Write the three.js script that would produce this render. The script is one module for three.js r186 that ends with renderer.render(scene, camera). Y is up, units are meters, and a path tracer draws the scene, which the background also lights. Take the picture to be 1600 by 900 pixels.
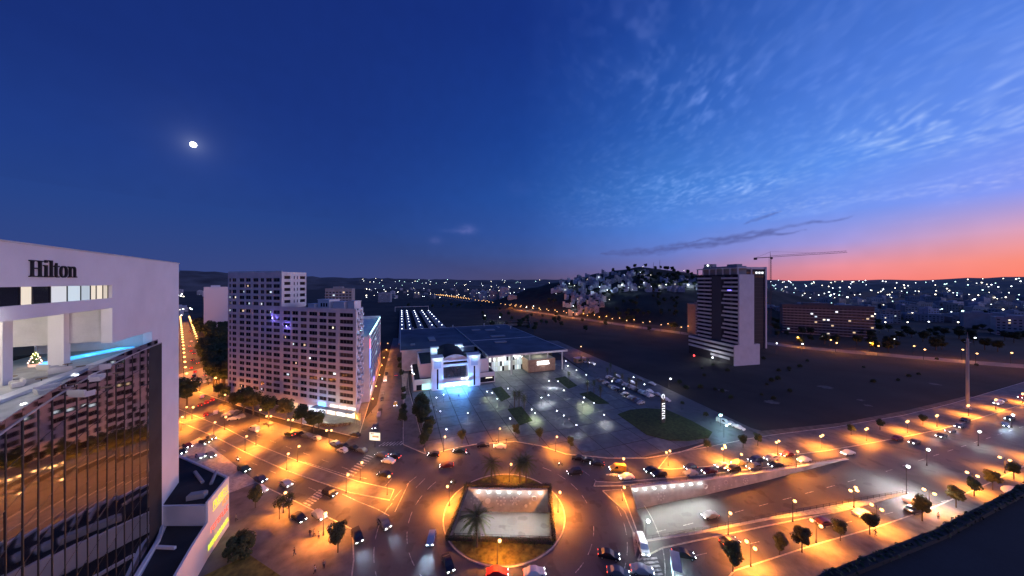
import * as THREE from 'three';
import { mergeGeometries } from 'three/addons/utils/BufferGeometryUtils.js';
import { FontLoader } from 'three/addons/loaders/FontLoader.js';
import { TextGeometry } from 'three/addons/geometries/TextGeometry.js';
import { MarchingCubes } from 'three/addons/objects/MarchingCubes.js';

// ---------------------------------------------------------------- camera, sky, sun, exposure
const scene = new THREE.Scene();
const EYE = 60;
const camera = new THREE.PerspectiveCamera(2 * Math.atan(450 / 480) * 180 / Math.PI, 16 / 9, 0.5, 9000);
camera.position.set(0, EYE, 0);
camera.lookAt(0, EYE, -100);
camera.setViewOffset(1600, 900, 0, 10, 1600, 900);
const renderer = new THREE.WebGLRenderer({ antialias: true });
renderer.toneMapping = THREE.LinearToneMapping;
renderer.toneMappingExposure = 1;
renderer.shadowMap.enabled = true;

const SUN_AZ = 98;
const SODIUM = 880, SODIUM_COLOR = [1, 0.29, 0.028], WHITE_LAMP = 80;

let seed = 7;
const rnd = () => { seed = (seed * 1664525 + 1013904223) % 4294967296; return seed / 4294967296; };
const rr = (a, b) => a + (b - a) * rnd();
const pick = (a) => a[Math.floor(rnd() * a.length)];
const sstep = (a, b, x) => { const t = Math.min(1, Math.max(0, (x - a) / (b - a))); return t * t * (3 - 2 * t); };
const lerp = (a, b, t) => a + (b - a) * t;
const lin = (c) => (c <= 0.04045 ? c / 12.92 : Math.pow((c + 0.055) / 1.055, 2.4));
const gam = (c) => (c <= 0.0031308 ? c * 12.92 : 1.055 * Math.pow(c, 1 / 2.4) - 0.055);

// value noise
const hash = (x, y, s) => { let h = (x * 374761393 + y * 668265263 + s * 974634777) | 0; h = Math.imul(h ^ (h >>> 13), 1274126177); return ((h ^ (h >>> 16)) >>> 0) / 4294967296; };
function vnoise(x, y, s = 0, per = 0) {
  const xi = Math.floor(x), yi = Math.floor(y), fx = x - xi, fy = y - yi, u = fx * fx * (3 - 2 * fx), v = fy * fy * (3 - 2 * fy);
  const m = per ? (a) => ((a % per) + per) % per : (a) => a;
  const a = hash(m(xi), m(yi), s), b = hash(m(xi + 1), m(yi), s), c = hash(m(xi), m(yi + 1), s), d = hash(m(xi + 1), m(yi + 1), s);
  return lerp(lerp(a, b, u), lerp(c, d, u), v);
}
function fbm(x, y, s = 0, o = 4, per = 0) { let t = 0, a = 0.5, n = 0; for (let i = 0; i < o; i++) { t += a * vnoise(x, y, s + i, per); n += a; x *= 2; y *= 2; per *= 2; a *= 0.5; } return t / n; }

{ // dusk sky: afterglow to the right of the picture, deep blue opposite
  const EL = [0, 2, 5, 9, 15, 25, 40, 65, 90];
  const D = [0, 37, 51, 71, 96, 126, 156, 180];
  const T = [
    [[255, 160, 95], [255, 175, 112], [255, 190, 145], [240, 190, 205], [175, 182, 250], [122, 155, 242], [82, 115, 205], [38, 72, 155], [26, 52, 132]],
    [[255, 128, 104], [255, 142, 120], [232, 164, 184], [136, 154, 246], [112, 148, 243], [88, 132, 228], [60, 100, 192], [34, 66, 148], [26, 52, 132]],
    [[246, 132, 132], [236, 146, 160], [168, 154, 220], [116, 150, 240], [94, 145, 238], [74, 120, 216], [50, 92, 182], [30, 60, 142], [26, 52, 130]],
    [[146, 108, 142], [124, 116, 174], [105, 128, 208], [84, 132, 220], [68, 124, 210], [47, 97, 186], [32, 70, 156], [26, 54, 136], [25, 50, 128]],
    [[80, 74, 112], [74, 79, 130], [62, 85, 150], [50, 84, 160], [38, 80, 160], [28, 66, 148], [22, 50, 130], [22, 46, 122], [24, 48, 124]],
    [[56, 56, 95], [54, 62, 110], [47, 66, 124], [38, 67, 135], [31, 61, 136], [26, 53, 128], [22, 46, 120], [21, 44, 118], [24, 48, 124]],
    [[46, 50, 90], [47, 56, 105], [44, 63, 122], [38, 66, 134], [31, 60, 134], [24, 48, 120], [21, 43, 114], [21, 43, 115], [24, 48, 124]],
    [[44, 48, 86], [45, 54, 100], [42, 60, 116], [37, 62, 128], [30, 57, 128], [23, 46, 116], [21, 43, 112], [21, 43, 114], [24, 48, 124]],
  ];
  const seg = (K, x) => { let i = 0; while (i < K.length - 2 && x > K[i + 1]) i++; return [i, Math.min(1, Math.max(0, (x - K[i]) / (K[i + 1] - K[i])))]; };
  const W = 2560, HH = 1280, data = new Float32Array(W * HH * 4), moon = new THREE.Vector3(-498, 214, -480).normalize();
  const wisps = [[-8.3, 9.5, 1.5, 0.8, 0.55], [-14, 7.4, 1.0, 0.6, 0.28], [-10.5, 9.2, 2.2, 0.35, 0.22], [1.2, 16.8, 2.0, 1.5, 0.1]];
  for (let j = 0; j < HH; j++) {
    const el = ((j + 0.5) / HH - 0.5) * Math.PI, sy = Math.sin(el), cy = Math.cos(el), eld = Math.max(0, el * 180 / Math.PI);
    const [ei, et] = seg(EL, eld);
    if (j < HH / 2 - 8) { for (let i = 0; i < W; i++) data.set([0.03, 0.03, 0.05, 1], (j * W + i) * 4); continue; }
    for (let i = 0; i < W; i++) {
      const ph = ((i + 0.5) / W - 0.5) * 2 * Math.PI, x = cy * Math.cos(ph), z = cy * Math.sin(ph), az = Math.atan2(x, -z) * 180 / Math.PI;
      const dd = Math.abs(((az - SUN_AZ + 540) % 360) - 180), [di, dt] = seg(D, dd);
      const c = [0, 1, 2].map((k) => lerp(lerp(T[di][ei][k], T[di][ei + 1][k], et), lerp(T[di + 1][ei][k], T[di + 1][ei + 1][k], et), dt));
      if (sy > 0.06) { // rippled high cloud
        const px = x / sy, pz = z / sy, a0 = 0.24, al = px * Math.sin(a0) - pz * Math.cos(a0), ac = px * Math.cos(a0) + pz * Math.sin(a0);
        const wx = fbm(al * 1.1 + 5, ac * 1.1, 31, 2) - 0.5, wy = fbm(al * 1.1, ac * 1.1 + 9, 37, 2) - 0.5;
        const r1 = vnoise(al * 8 + wx * 2.5, ac * 17 + wy * 6, 41), r2 = fbm(al * 15 + wx * 4, ac * 30 + wy * 8, 47, 2);
        const patch = sstep(0.3, 0.62, fbm(al * 0.8, ac * 0.8, 53, 3)), lowCut = sstep(8.5, 13, eld + 4 * (wx + wy)) * (0.55 + 0.45 * sstep(60, 20, eld));
        const near = sstep(100, 52, dd), m = near * lowCut * (0.25 + 0.75 * patch) * (0.62 * sstep(0.3, 0.95, r1) * (0.35 + 0.65 * r2) + 0.4 * sstep(0.45, 0.85, r2));
        const k = Math.min(0.85, m * 1.15);
        c[0] = lerp(c[0], Math.min(255, c[0] * 1.1 + 62), k); c[1] = lerp(c[1], Math.min(255, c[1] * 1.08 + 42), k); c[2] = lerp(c[2], Math.min(255, c[2] + 42), k);
      }
      if (az > 14 && az < 58 && eld < 13 && eld > 2) { // slate streaks above the horizon
        const streak = (a0, a1, e0, e1, th, s) => {
          const t = (az - a0) / (a1 - a0); if (t <= 0 || t >= 1) return 0;
          const w = th * Math.pow(Math.sin(Math.PI * Math.pow(t, 0.7)), 0.8) * (0.55 + 0.9 * fbm(az * 0.7, eld * 2, s, 3)), off = eld - lerp(e0, e1, t) - (fbm(az * 0.5, 3, s + 5, 3) - 0.5) * 0.8;
          return sstep(w, w * 0.25, Math.abs(off)) * (0.5 + 0.5 * sstep(0.35, 0.65, fbm(az * 0.9, eld * 6 - az * 0.5, s + 9, 3)));
        };
        const k = Math.min(1, 0.95 * streak(16, 44, 4.7, 6.9, 0.95, 61) + 0.8 * streak(30, 49, 6.4, 8.2, 0.4, 67) + 0.75 * streak(37, 41.5, 8.3, 9.7, 0.28, 71));
        const q = 0.3 * streak(40, 57, 8.6, 11.5, 0.45, 77);
        c[0] = lerp(c[0], 78, k * 0.62) + 30 * q; c[1] = lerp(c[1], 84, k * 0.62) + 25 * q; c[2] = lerp(c[2], 142, k * 0.62) + 12 * q;
      }
      for (const [wa, we, sa, se, k] of wisps) {
        const da = (az - wa) / sa, de = (eld - we) / se, q = k * Math.exp(-(da * da + de * de)) * (0.5 + fbm(az * 1.3, eld * 2.5, 83, 3));
        c[0] += 62 * q; c[1] += 36 * q; c[2] += 34 * q;
      }
      const o = (j * W + i) * 4, g = 1 + 0.02 * (vnoise(i * 0.11, j * 0.11, 91) - 0.5);
      for (let k = 0; k < 3; k++) data[o + k] = lin(Math.max(0, c[k] * g) / 255) * (dd < 40 ? 1 + 1.1 * sstep(40, 0, dd) * sstep(14, 0, eld) : 1);
      // thin cloud lit round the moon
      const mm = Math.acos(Math.min(1, x * moon.x + sy * moon.y + z * moon.z));
      const h = 0.16 * Math.exp(-mm / 0.012) + 0.018 * Math.exp(-mm / 0.05);
      data[o] += h * 0.8; data[o + 1] += h * 0.9; data[o + 2] += h * 1.2; data[o + 3] = 1;
    }
  }
  const sky = new THREE.DataTexture(data, W, HH, THREE.RGBAFormat, THREE.FloatType);
  sky.mapping = THREE.EquirectangularReflectionMapping; sky.magFilter = sky.minFilter = THREE.LinearFilter; sky.colorSpace = THREE.LinearSRGBColorSpace; sky.needsUpdate = true;
  scene.background = sky; scene.environment = sky;
}
{ // the last warm light from below the western horizon
  const sun = new THREE.DirectionalLight(new THREE.Color().setRGB(0.82, 0.68, 1.0), 0.56), a = SUN_AZ * Math.PI / 180, e = 5 * Math.PI / 180;
  sun.position.set(Math.sin(a) * Math.cos(e) * 600, Math.sin(e) * 600, -Math.cos(a) * Math.cos(e) * 600 - 120);
  sun.target.position.set(0, 0, -120); scene.add(sun, sun.target);
  sun.castShadow = true; sun.shadow.radius = 30; sun.shadow.mapSize.set(4096, 4096);
  Object.assign(sun.shadow.camera, { left: -350, right: 350, top: 200, bottom: -100, near: 1, far: 1500 });
}

// ---------------------------------------------------------------- helpers
// site(u, v, h): plan position of a surveyed point (bearing u, fall v) at height h above the street
const site = (u, v, h = 0) => { const k = (EYE - h) / (v - 440); return [(u - 800) * k, 480 * k]; };
const used = new Map();
const numbered = (n) => { const k = used.get(n) ?? 0; used.set(n, k + 1); return k ? `${n}_${String(k).padStart(3, '0')}` : n; };
const ORD = 'first second third fourth fifth sixth seventh eighth ninth tenth eleventh twelfth thirteenth fourteenth fifteenth sixteenth seventeenth eighteenth nineteenth twentieth'.split(' ');
const ord = (i) => ORD[i] ?? `${i + 1}${['th', 'st', 'nd', 'rd'][(i + 1) % 10 < 4 && Math.floor((i + 1) / 10) !== 1 ? (i + 1) % 10 : 0]}`;

const col = (c) => new THREE.Color().setRGB(...c);
const mat = (c, o = {}) => new THREE.MeshStandardMaterial({ color: col(c), roughness: 0.85, metalness: 0, ...o });
const glow = (c, k = 1) => new THREE.MeshStandardMaterial({ color: col([0.2, 0.2, 0.2]), emissive: col(c), emissiveIntensity: k, roughness: 0.6 });
function tex(size, metres, fn) {
  const d = new Uint8Array(size * size * 4);
  for (let j = 0; j < size; j++) for (let i = 0; i < size; i++) {
    const c = fn(i / size, j / size), o = (j * size + i) * 4;
    for (let k = 0; k < 3; k++) d[o + k] = Math.round(255 * gam(Math.min(1, Math.max(0, c[k]))));
    d[o + 3] = 255;
  }
  const t = new THREE.DataTexture(d, size, size); t.colorSpace = THREE.SRGBColorSpace; t.wrapS = t.wrapT = THREE.RepeatWrapping;
  t.magFilter = t.minFilter = THREE.LinearFilter; t.repeat.set(1 / metres, 1 / metres); t.needsUpdate = true; return t;
}
const mottled = (size, metres, base, amp, s, cells = 8, grain = 0.15) => tex(size, metres, (u, v) => {
  const n = fbm(u * cells, v * cells, s, 5, cells) - 0.5, g = hash(Math.floor(u * size), Math.floor(v * size), s + 3) - 0.5, k = 1 + amp * 2 * n + grain * g;
  return base.map((b) => b * k);
});

function clean(g) {
  let q = g.index ? g.toNonIndexed() : g;
  for (const k of Object.keys(q.attributes)) if (!['position', 'normal', 'uv', 'color'].includes(k)) q.deleteAttribute(k);
  const p = q.attributes.position, n = q.attributes.normal, uv = new Float32Array(p.count * 2);
  for (let i = 0; i < p.count; i++) {
    const ax = Math.abs(n.getX(i)), ay = Math.abs(n.getY(i)), az = Math.abs(n.getZ(i));
    if (ay >= ax && ay >= az) { uv[2 * i] = p.getX(i); uv[2 * i + 1] = -p.getZ(i); } else if (ax > az) { uv[2 * i] = p.getZ(i); uv[2 * i + 1] = p.getY(i); } else { uv[2 * i] = p.getX(i); uv[2 * i + 1] = p.getY(i); }
  }
  q.setAttribute('uv', new THREE.BufferAttribute(uv, 2));
  return q;
}
const merge = (geos) => { const a = [].concat(geos).map(clean); return a.length > 1 ? mergeGeometries(a) : a[0]; };
const box = (w, h, d, x = 0, y = 0, z = 0, ry = 0) => { const g = new THREE.BoxGeometry(w, h, d); if (ry) g.rotateY(ry); return g.translate(x, y, z); };
const boxAt = (x0, x1, y0, y1, z0, z1) => box(Math.abs(x1 - x0), Math.abs(y1 - y0), Math.abs(z1 - z0), (x0 + x1) / 2, (y0 + y1) / 2, (z0 + z1) / 2);
const cyl = (r0, r1, h, n = 10, x = 0, y = 0, z = 0) => new THREE.CylinderGeometry(r1, r0, h, n).translate(x, y + h / 2, z);
function bar(a, b, r = 0.05, n = 6, r2 = r) {
  const A = new THREE.Vector3(...a), B = new THREE.Vector3(...b), g = new THREE.CylinderGeometry(r2, r, A.distanceTo(B), n);
  return g.applyQuaternion(new THREE.Quaternion().setFromUnitVectors(new THREE.Vector3(0, 1, 0), B.clone().sub(A).normalize())).translate((a[0] + b[0]) / 2, (a[1] + b[1]) / 2, (a[2] + b[2]) / 2);
}
const ball = (r, x, y, z, sy = 1, w = 10, h = 7) => new THREE.SphereGeometry(r, w, h).scale(1, sy, 1).translate(x, y, z);
const shapeOf = (pts, holes = []) => { const s = new THREE.Shape(pts.map((p) => new THREE.Vector2(...p))); for (const h of holes) s.holes.push(new THREE.Path(h.map((p) => new THREE.Vector2(...p)))); return s; };
// plan polygons hold (x, distance ahead)
const slab = (pts, y0, y1, holes = []) => new THREE.ExtrudeGeometry(shapeOf(pts, holes), { depth: y1 - y0, bevelEnabled: false }).rotateX(-Math.PI / 2).translate(0, y0, 0);
const sheet = (pts, y, holes = []) => new THREE.ShapeGeometry(shapeOf(pts, holes)).rotateX(-Math.PI / 2).translate(0, y, 0);
const wallXY = (pts, holes, depth) => new THREE.ExtrudeGeometry(shapeOf(pts, holes), { depth, bevelEnabled: false });
const rect = (x0, x1, y0, y1) => [[x0, y0], [x1, y0], [x1, y1], [x0, y1]];
const rectH = (x0, x1, y0, y1) => [[x0, y0], [x0, y1], [x1, y1], [x1, y0]];

const add = (name, geos, m, parent) => { const o = new THREE.Mesh(geos.isBufferGeometry && geos.userData.ready ? geos : merge(geos), m); o.name = parent ? name : numbered(name); (parent ?? scene).add(o); return o; };
const ready = (geos) => { const g = merge(geos); g.userData.ready = true; return g; };
const struct = (name, geos, m, label) => { const o = add(name, geos, m); o.userData = { kind: 'structure', ...(label && { label }) }; return o; };
function thing(name, label, category, [x, d] = [0, 0], y = 0, turn = 0, group) {
  const o = new THREE.Group(); o.name = numbered(name); o.position.set(x, y, -d); o.rotation.y = turn; o.userData = { label, category }; if (group) o.userData.group = group; scene.add(o); return o;
}
const tag = (o, label, category, group) => { o.userData = { label, category, ...(group && { group }) }; return o; };
function pointLight(parent, [x, y, z], c, power, radius = 1) { const l = new THREE.PointLight(col(c), power, 0, 2); l.position.set(x, y, z); l.castShadow = true; l.shadow.radius = radius; parent.add(l); return l; }
// a shaded lantern: most of its light falls in a cone, a little goes all round
function downLight(parent, [x, y, z], c, power, angle = 1.3, rest = 0.26) { const l = new THREE.SpotLight(col(c), power, 0, angle, 0.95, 2); l.position.set(x, y, z); l.target.position.set(x, y - 5, z); l.castShadow = true; l.shadow.radius = 4; parent.add(l, l.target); if (rest) pointLight(parent, [x, y, z], c, power * rest, 4); }
// a strip of given width along plan points
function strip(pts, w, y0, y1) {
  const L = [], R = [];
  pts.forEach(([x, d], i) => {
    const a = pts[Math.max(0, i - 1)], b = pts[Math.min(pts.length - 1, i + 1)], n = Math.hypot(b[0] - a[0], b[1] - a[1]), nx = -(b[1] - a[1]) / n, nd = (b[0] - a[0]) / n;
    L.push([x + nx * w / 2, d + nd * w / 2]); R.push([x - nx * w / 2, d - nd * w / 2]);
  });
  const poly = [...L, ...R.reverse()];
  return y1 === undefined ? sheet(poly, y0) : slab(poly, y0, y1);
}
const along = (pts, step, off = 0, side = 0) => {
  const out = []; let left = off;
  for (let i = 0; i + 1 < pts.length; i++) {
    const [ax, ad] = pts[i], [bx, bd] = pts[i + 1], n = Math.hypot(bx - ax, bd - ad), tx = (bx - ax) / n, td = (bd - ad) / n;
    while (left <= n) { out.push([ax + tx * left - td * side, ad + td * left + tx * side, Math.atan2(td, tx)]); left += step; }
    left -= n;
  }
  return out;
};

// ---------------------------------------------------------------- materials
const M = {
  earth: mat([1, 1, 1], { map: mottled(512, 140, [0.032, 0.028, 0.024], 0.75, 11, 6), roughness: 1 }),
  asphalt: mat([1, 1, 1], { roughness: 0.62, map: tex(1024, 46, (u, v) => {
    const n = fbm(u * 10, v * 10, 17, 5, 10) - 0.5, p = fbm(u * 3, v * 3, 23, 3, 3), g = hash(Math.floor(u * 1024), Math.floor(v * 1024), 5) - 0.5, st = sstep(0.62, 0.72, fbm(u * 16, v * 16, 29, 3, 16));
    const k = (1 + 0.55 * n + 0.3 * g) * (p > 0.56 ? 0.86 : 1) * (1 - 0.35 * st); return [0.105 * k, 0.1 * k, 0.098 * k];
  }) }),
  paving: mat([1, 1, 1], { map: mottled(512, 22, [0.15, 0.142, 0.135], 0.55, 43, 12, 0.25), roughness: 0.8 }),
  panel: [0.115, 0.135, 0.122, 0.15].map((b, i) => mat([1, 1, 1], { map: mottled(256, 13, [b, b, b * 1.03], 0.4, 51 + i, 9, 0.2), roughness: 0.55 })),
  joint: mat([0.045, 0.045, 0.05]),
  kerb: mat([1, 1, 1], { map: mottled(256, 9, [0.5, 0.46, 0.38], 0.5, 59, 16, 0.3) }),
  paint: mat([1, 1, 1], { map: tex(512, 14, (u, v) => { const w = sstep(0.42, 0.6, fbm(u * 30, v * 30, 65, 4, 30)); return [0.62, 0.6, 0.55].map((b) => lerp(b, 0.16, w * 0.75)); }), roughness: 0.7 }),
  lawn: mat([1, 1, 1], { map: mottled(512, 16, [0.034, 0.056, 0.012], 0.8, 71, 20, 0.6), roughness: 1 }),
  dryLawn: mat([1, 1, 1], { map: mottled(512, 12, [0.13, 0.125, 0.025], 0.8, 73, 14, 0.6), roughness: 1 }),
  concrete: mat([1, 1, 1], { map: mottled(512, 18, [0.4, 0.4, 0.39], 0.4, 79, 10, 0.15), roughness: 0.85 }),
  slope: mat([1, 1, 1], { map: mottled(512, 220, [0.018, 0.019, 0.014], 0.9, 83, 12, 0.3), roughness: 1 }),
  white: mat([1, 1, 1], { map: mottled(512, 24, [0.72, 0.69, 0.68], 0.1, 89, 6, 0.05), roughness: 0.75 }),
  facade: mat([1, 1, 1], { map: mottled(512, 20, [0.66, 0.62, 0.61], 0.16, 97, 8, 0.06), roughness: 0.85 }),
  pale: mat([1, 1, 1], { map: mottled(256, 20, [0.55, 0.53, 0.52], 0.25, 101, 8, 0.08) }),
  grey: mat([0.3, 0.3, 0.31]),
  roofDark: mat([1, 1, 1], { map: mottled(512, 30, [0.02, 0.02, 0.022], 0.8, 103, 8, 0.3), roughness: 0.9 }),
  hallRoof: mat([1, 1, 1], { map: mottled(512, 70, [0.085, 0.09, 0.115], 0.7, 107, 8, 0.12), roughness: 0.7 }),
  metal: mat([0.05, 0.05, 0.055], { roughness: 0.5, metalness: 0.6 }),
  steel: mat([0.42, 0.43, 0.45], { roughness: 0.45, metalness: 0.5 }),
  glassDark: mat([0.018, 0.02, 0.026], { roughness: 0.08 }),
  pane: [[0.02, 0.02, 0.024], [0.045, 0.04, 0.042], [0.10, 0.08, 0.075]].map((c) => mat(c, { roughness: 0.16 })),
  mirror: [0.46, 0.52, 0.58].map((k) => mat([k, k * 0.95, k * 0.93], { roughness: 0.035, metalness: 1 })),
  brown: mat([1, 1, 1], { map: mottled(256, 8, [0.33, 0.2, 0.13], 0.3, 109, 8, 0.2) }),
  leaf: [mat([0.05, 0.075, 0.022], { side: THREE.DoubleSide }), mat([0.075, 0.08, 0.025], { side: THREE.DoubleSide }), mat([0.035, 0.055, 0.02], { side: THREE.DoubleSide })],
  bark: mat([0.09, 0.07, 0.05]),
  frond: mat([0.07, 0.095, 0.03], { side: THREE.DoubleSide }),
  tyre: mat([0.015, 0.015, 0.016]),
  sodiumGlow: glow([1, 0.55, 0.2], 4), whiteGlow: glow([0.92, 0.97, 1], 14), coolGlow: glow([0.75, 0.88, 1], 12),
  lit: [glow([1, 0.86, 0.66], 1.5), glow([0.92, 0.95, 1], 1.7), glow([1, 0.7, 0.4], 0.9), glow([0.75, 0.9, 1], 1.0)],
};

// ---------------------------------------------------------------- ground, roads, underpass
const PIT = [[-12.6, 88.9], [10.2, 88.3], [8.8, 71.2], [-14.2, 72.2]];
const CUT_FAR = [[34.5, 89.4], [58, 92.8], [81, 97], [113, 103.6]], CUT_NEAR = [[31.3, 71.3], [45, 73.8], [65, 78], [88, 82.6], [112.4, 87.4]];
const CUT = [...CUT_FAR, ...[...CUT_NEAR].reverse()];
const LOW = -6.4, floorY = (x) => (x < 36 ? LOW : LOW + (0.012 - LOW) * Math.min(1, (x - 36) / (112.4 - 36)));
{
  const R = 7500, disc = []; for (let i = 0; i < 72; i++) disc.push([R * Math.cos(i / 72 * 2 * Math.PI), R * Math.sin(i / 72 * 2 * Math.PI)]);
  struct('ground', sheet(disc, 0, [PIT, CUT]), M.earth, 'dark bare earth reaching to the horizon');
  const W = [[-215, 40], [330, 40], [330, 188], [215, 149], [175, 136], [133, 125], [104, 119], [98, 126], [84, 186], [57, 274], [46, 312], [24, 312], [41, 250], [52, 186], [62, 152], [72, 121], [0, 119], [-42, 119], [-49, 150], [-56, 168], [-84, 250], [-110, 326], [-126, 326], [-92, 225], [-66, 150], [-62, 114], [-110, 135], [-215, 186]];
  const road = struct('road', sheet(W, 0.02, [PIT, CUT]), M.asphalt, 'grey asphalt of the avenues and the roundabout');
  // circulating lane lines and avenue lines
  const arc = (r, a0, a1, n, w) => { const p = []; for (let i = 0; i <= n; i++) { const a = lerp(a0, a1, i / n) * Math.PI / 180; p.push([-2 + r * Math.cos(a), 80 + r * Math.sin(a)]); } return strip(p, w, 0.036); };
  const line = (pts, w) => add('lane_line', strip(pts, w, 0.036), M.paint, road);
  for (let k = 0; k < 9; k++) if (k !== 4) add('lane_line', arc(22.5, -62 + k * 14, -54 + k * 14, 4, 0.16), M.paint, road);
  for (let k = 0; k < 9; k++) add('lane_line', arc(30, -58 + k * 11, -51 + k * 11, 4, 0.16), M.paint, road);
  for (let k = 0; k < 6; k++) add('lane_line', arc(24, 150 + k * 15, 159 + k * 15, 4, 0.16), M.paint, road);
  for (let k = 0; k < 6; k++) add('lane_line', arc(31, 152 + k * 12, 160 + k * 12, 4, 0.16), M.paint, road);
  add('lane_line', arc(37.5, -36, 6, 14, 0.2), M.paint, road);
  line([site(573, 748), site(540, 742), site(476, 722)], 0.16);
  line([site(608, 806), site(588, 795), site(560, 784), site(535, 772)], 0.2);
  for (const [a, b] of [[[596, 766], [612, 748]], [[617, 800], [640, 752]], [[650, 762], [664, 748]], [[598, 806], [613, 786]]]) line([site(...a), site(...b)], 0.16);
  for (let k = 0; k < 7; k++) { const c = [-56 - k * 9, 88 + k * 4.1]; line([[c[0], c[1]], [c[0] - 3.2, c[1] + 1.45]], 0.14); }
  for (let k = 0; k < 8; k++) { const c = [-52 - k * 9, 98 + k * 4.1]; line([[c[0], c[1]], [c[0] - 3.2, c[1] + 1.45]], 0.14); }
  for (let k = 0; k < 17; k++) { const x = 118 + k * 9, d = 97 + k * 2.9; line([[x, d], [x + 3.5, d + 1.1]], 0.16); }
  for (let k = 0; k < 12; k++) { const x = 40 + k * 7, d = 67.2 + k * 1.5; line([[x, d], [x + 3, d + 0.65]], 0.14); }
  // zebra stripes
  const zebra = (a, b, n, len, ang) => { for (let k = 0; k < n; k++) { const t = k / (n - 1), c = [lerp(a[0], b[0], t), lerp(a[1], b[1], t)], dx = Math.cos(ang) * len / 2, dd = Math.sin(ang) * len / 2; add('zebra_stripe', strip([[c[0] - dx, c[1] - dd], [c[0] + dx, c[1] + dd]], 0.5, 0.037), M.paint, road); } };
  zebra(site(547, 741), site(578, 713), 9, 3.4, -0.42); zebra(site(504, 768), site(480, 788), 7, 3.2, -0.42);
  zebra(site(1016, 873), site(1024, 898), 5, 3.2, 0.1); zebra(site(597, 694), site(640, 692), 9, 3, 1.2); zebra(site(322, 652), site(345, 641), 7, 3, 0.6);
  zebra(site(954, 741), site(975, 744), 5, 3, 0.2);

  // underpass
  const N = [[-42, 73.6], [-14.2, 72.2], [8.8, 71.2], ...CUT_NEAR], Fp = [[-42, 90.4], [-12.6, 88.9], [10.2, 88.3], ...CUT_FAR];
  const at = (P, x) => { let i = 0; while (i < P.length - 2 && x > P[i + 1][0]) i++; const t = (x - P[i][0]) / (P[i + 1][0] - P[i][0]); return lerp(P[i][1], P[i + 1][1], t); };
  const pos = [], xs = [-42, -14, 10, 33, 36]; for (let k = 1; k <= 12; k++) xs.push(36 + (112.4 - 36) * k / 12); xs.push(116);
  for (let i = 0; i + 1 < xs.length; i++) {
    const [a, b] = [xs[i], xs[i + 1]], q = [[a, floorY(a), -at(N, a) + 0.2], [b, floorY(b), -at(N, b) + 0.2], [b, floorY(b), -at(Fp, b) - 0.2], [a, floorY(a), -at(Fp, a) - 0.2]];
    pos.push(...q[0], ...q[1], ...q[2], ...q[0], ...q[2], ...q[3]);
  }
  const fg = new THREE.BufferGeometry(); fg.setAttribute('position', new THREE.Float32BufferAttribute(pos, 3)); fg.computeVertexNormals();
  const under = struct('underpass_road', fg, M.asphalt, 'asphalt ramp sinking from the right avenue under the roundabout');
  const lineU = []; for (let k = 0; k < 9; k++) { const x = 38 + k * 8, d = (at(N, x) + at(Fp, x)) / 2, d2 = (at(N, x + 3) + at(Fp, x + 3)) / 2; const g = strip([[x, d], [x + 3, d2]], 0.16, 0); const p = g.attributes.position; for (let i = 0; i < p.count; i++) p.setY(i, floorY(p.getX(i)) + 0.02); lineU.push(g); }
  for (const g of lineU) add('lane_line', g, M.paint, under);
  const wallAlong = (name, label, P, side) => {
    const w = tag(add(name, P.slice(0, -1).map((a, i) => { const b = P[i + 1], n = Math.hypot(b[0] - a[0], b[1] - a[1]), ox = -(b[1] - a[1]) / n * side * 0.4, od = (b[0] - a[0]) / n * side * 0.4; return slab([a, b, [b[0] + ox, b[1] + od], [a[0] + ox, a[1] + od]], -7.2, a[0] < -30 || (a[0] > 8 && a[0] < 11) ? -0.06 : 0.16); }), M.concrete), label, 'retaining wall');
    const rail = []; for (const [x, d] of along(P, 2.2)) if ((x > -15 && x < 9.5) || x > 31) rail.push(cyl(0.035, 0.035, 0.95, 5, x, 0.16, -(d + side * 0.2)));
    for (let i = 0; i + 1 < P.length; i++) { const a = P[i], b = P[i + 1]; if (a[0] < -30 || (a[0] > 8 && a[0] < 11)) continue; for (const h of [0.6, 1.08]) rail.push(bar([a[0], h, -(a[1] + side * 0.2)], [b[0], h, -(b[1] + side * 0.2)], 0.035, 5)); }
    add('railing', rail, M.metal, w); return w;
  };
  const farWall = wallAlong('underpass_wall', 'long pale retaining wall with round ornaments on the far side of the underpass', Fp, 1);
  wallAlong('underpass_wall', 'retaining wall with dark railing on the near side of the underpass', N, -1);
  add('end_wall', slab([[-42.5, 73], [-42, 73], [-42, 91], [-42.5, 91]], -7.2, -0.1), M.concrete, farWall);
  const ring = (x, y, r, t) => { const d = at(Fp, x); return new THREE.TorusGeometry(r, t, 6, 18).translate(x, y, -(d - 0.04)); };
  const dot = (x, y, r) => { const d = at(Fp, x); return new THREE.CylinderGeometry(r, r, 0.1, 10).rotateX(Math.PI / 2).translate(x, y, -(d - 0.04)); };
  const rosette = (x, y, r, n) => [...Array(n)].map((_, i) => dot(x + r * Math.cos(i / n * 6.283), y + r * Math.sin(i / n * 6.283), 0.22)).concat([dot(x, y, 0.25)]);
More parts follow.
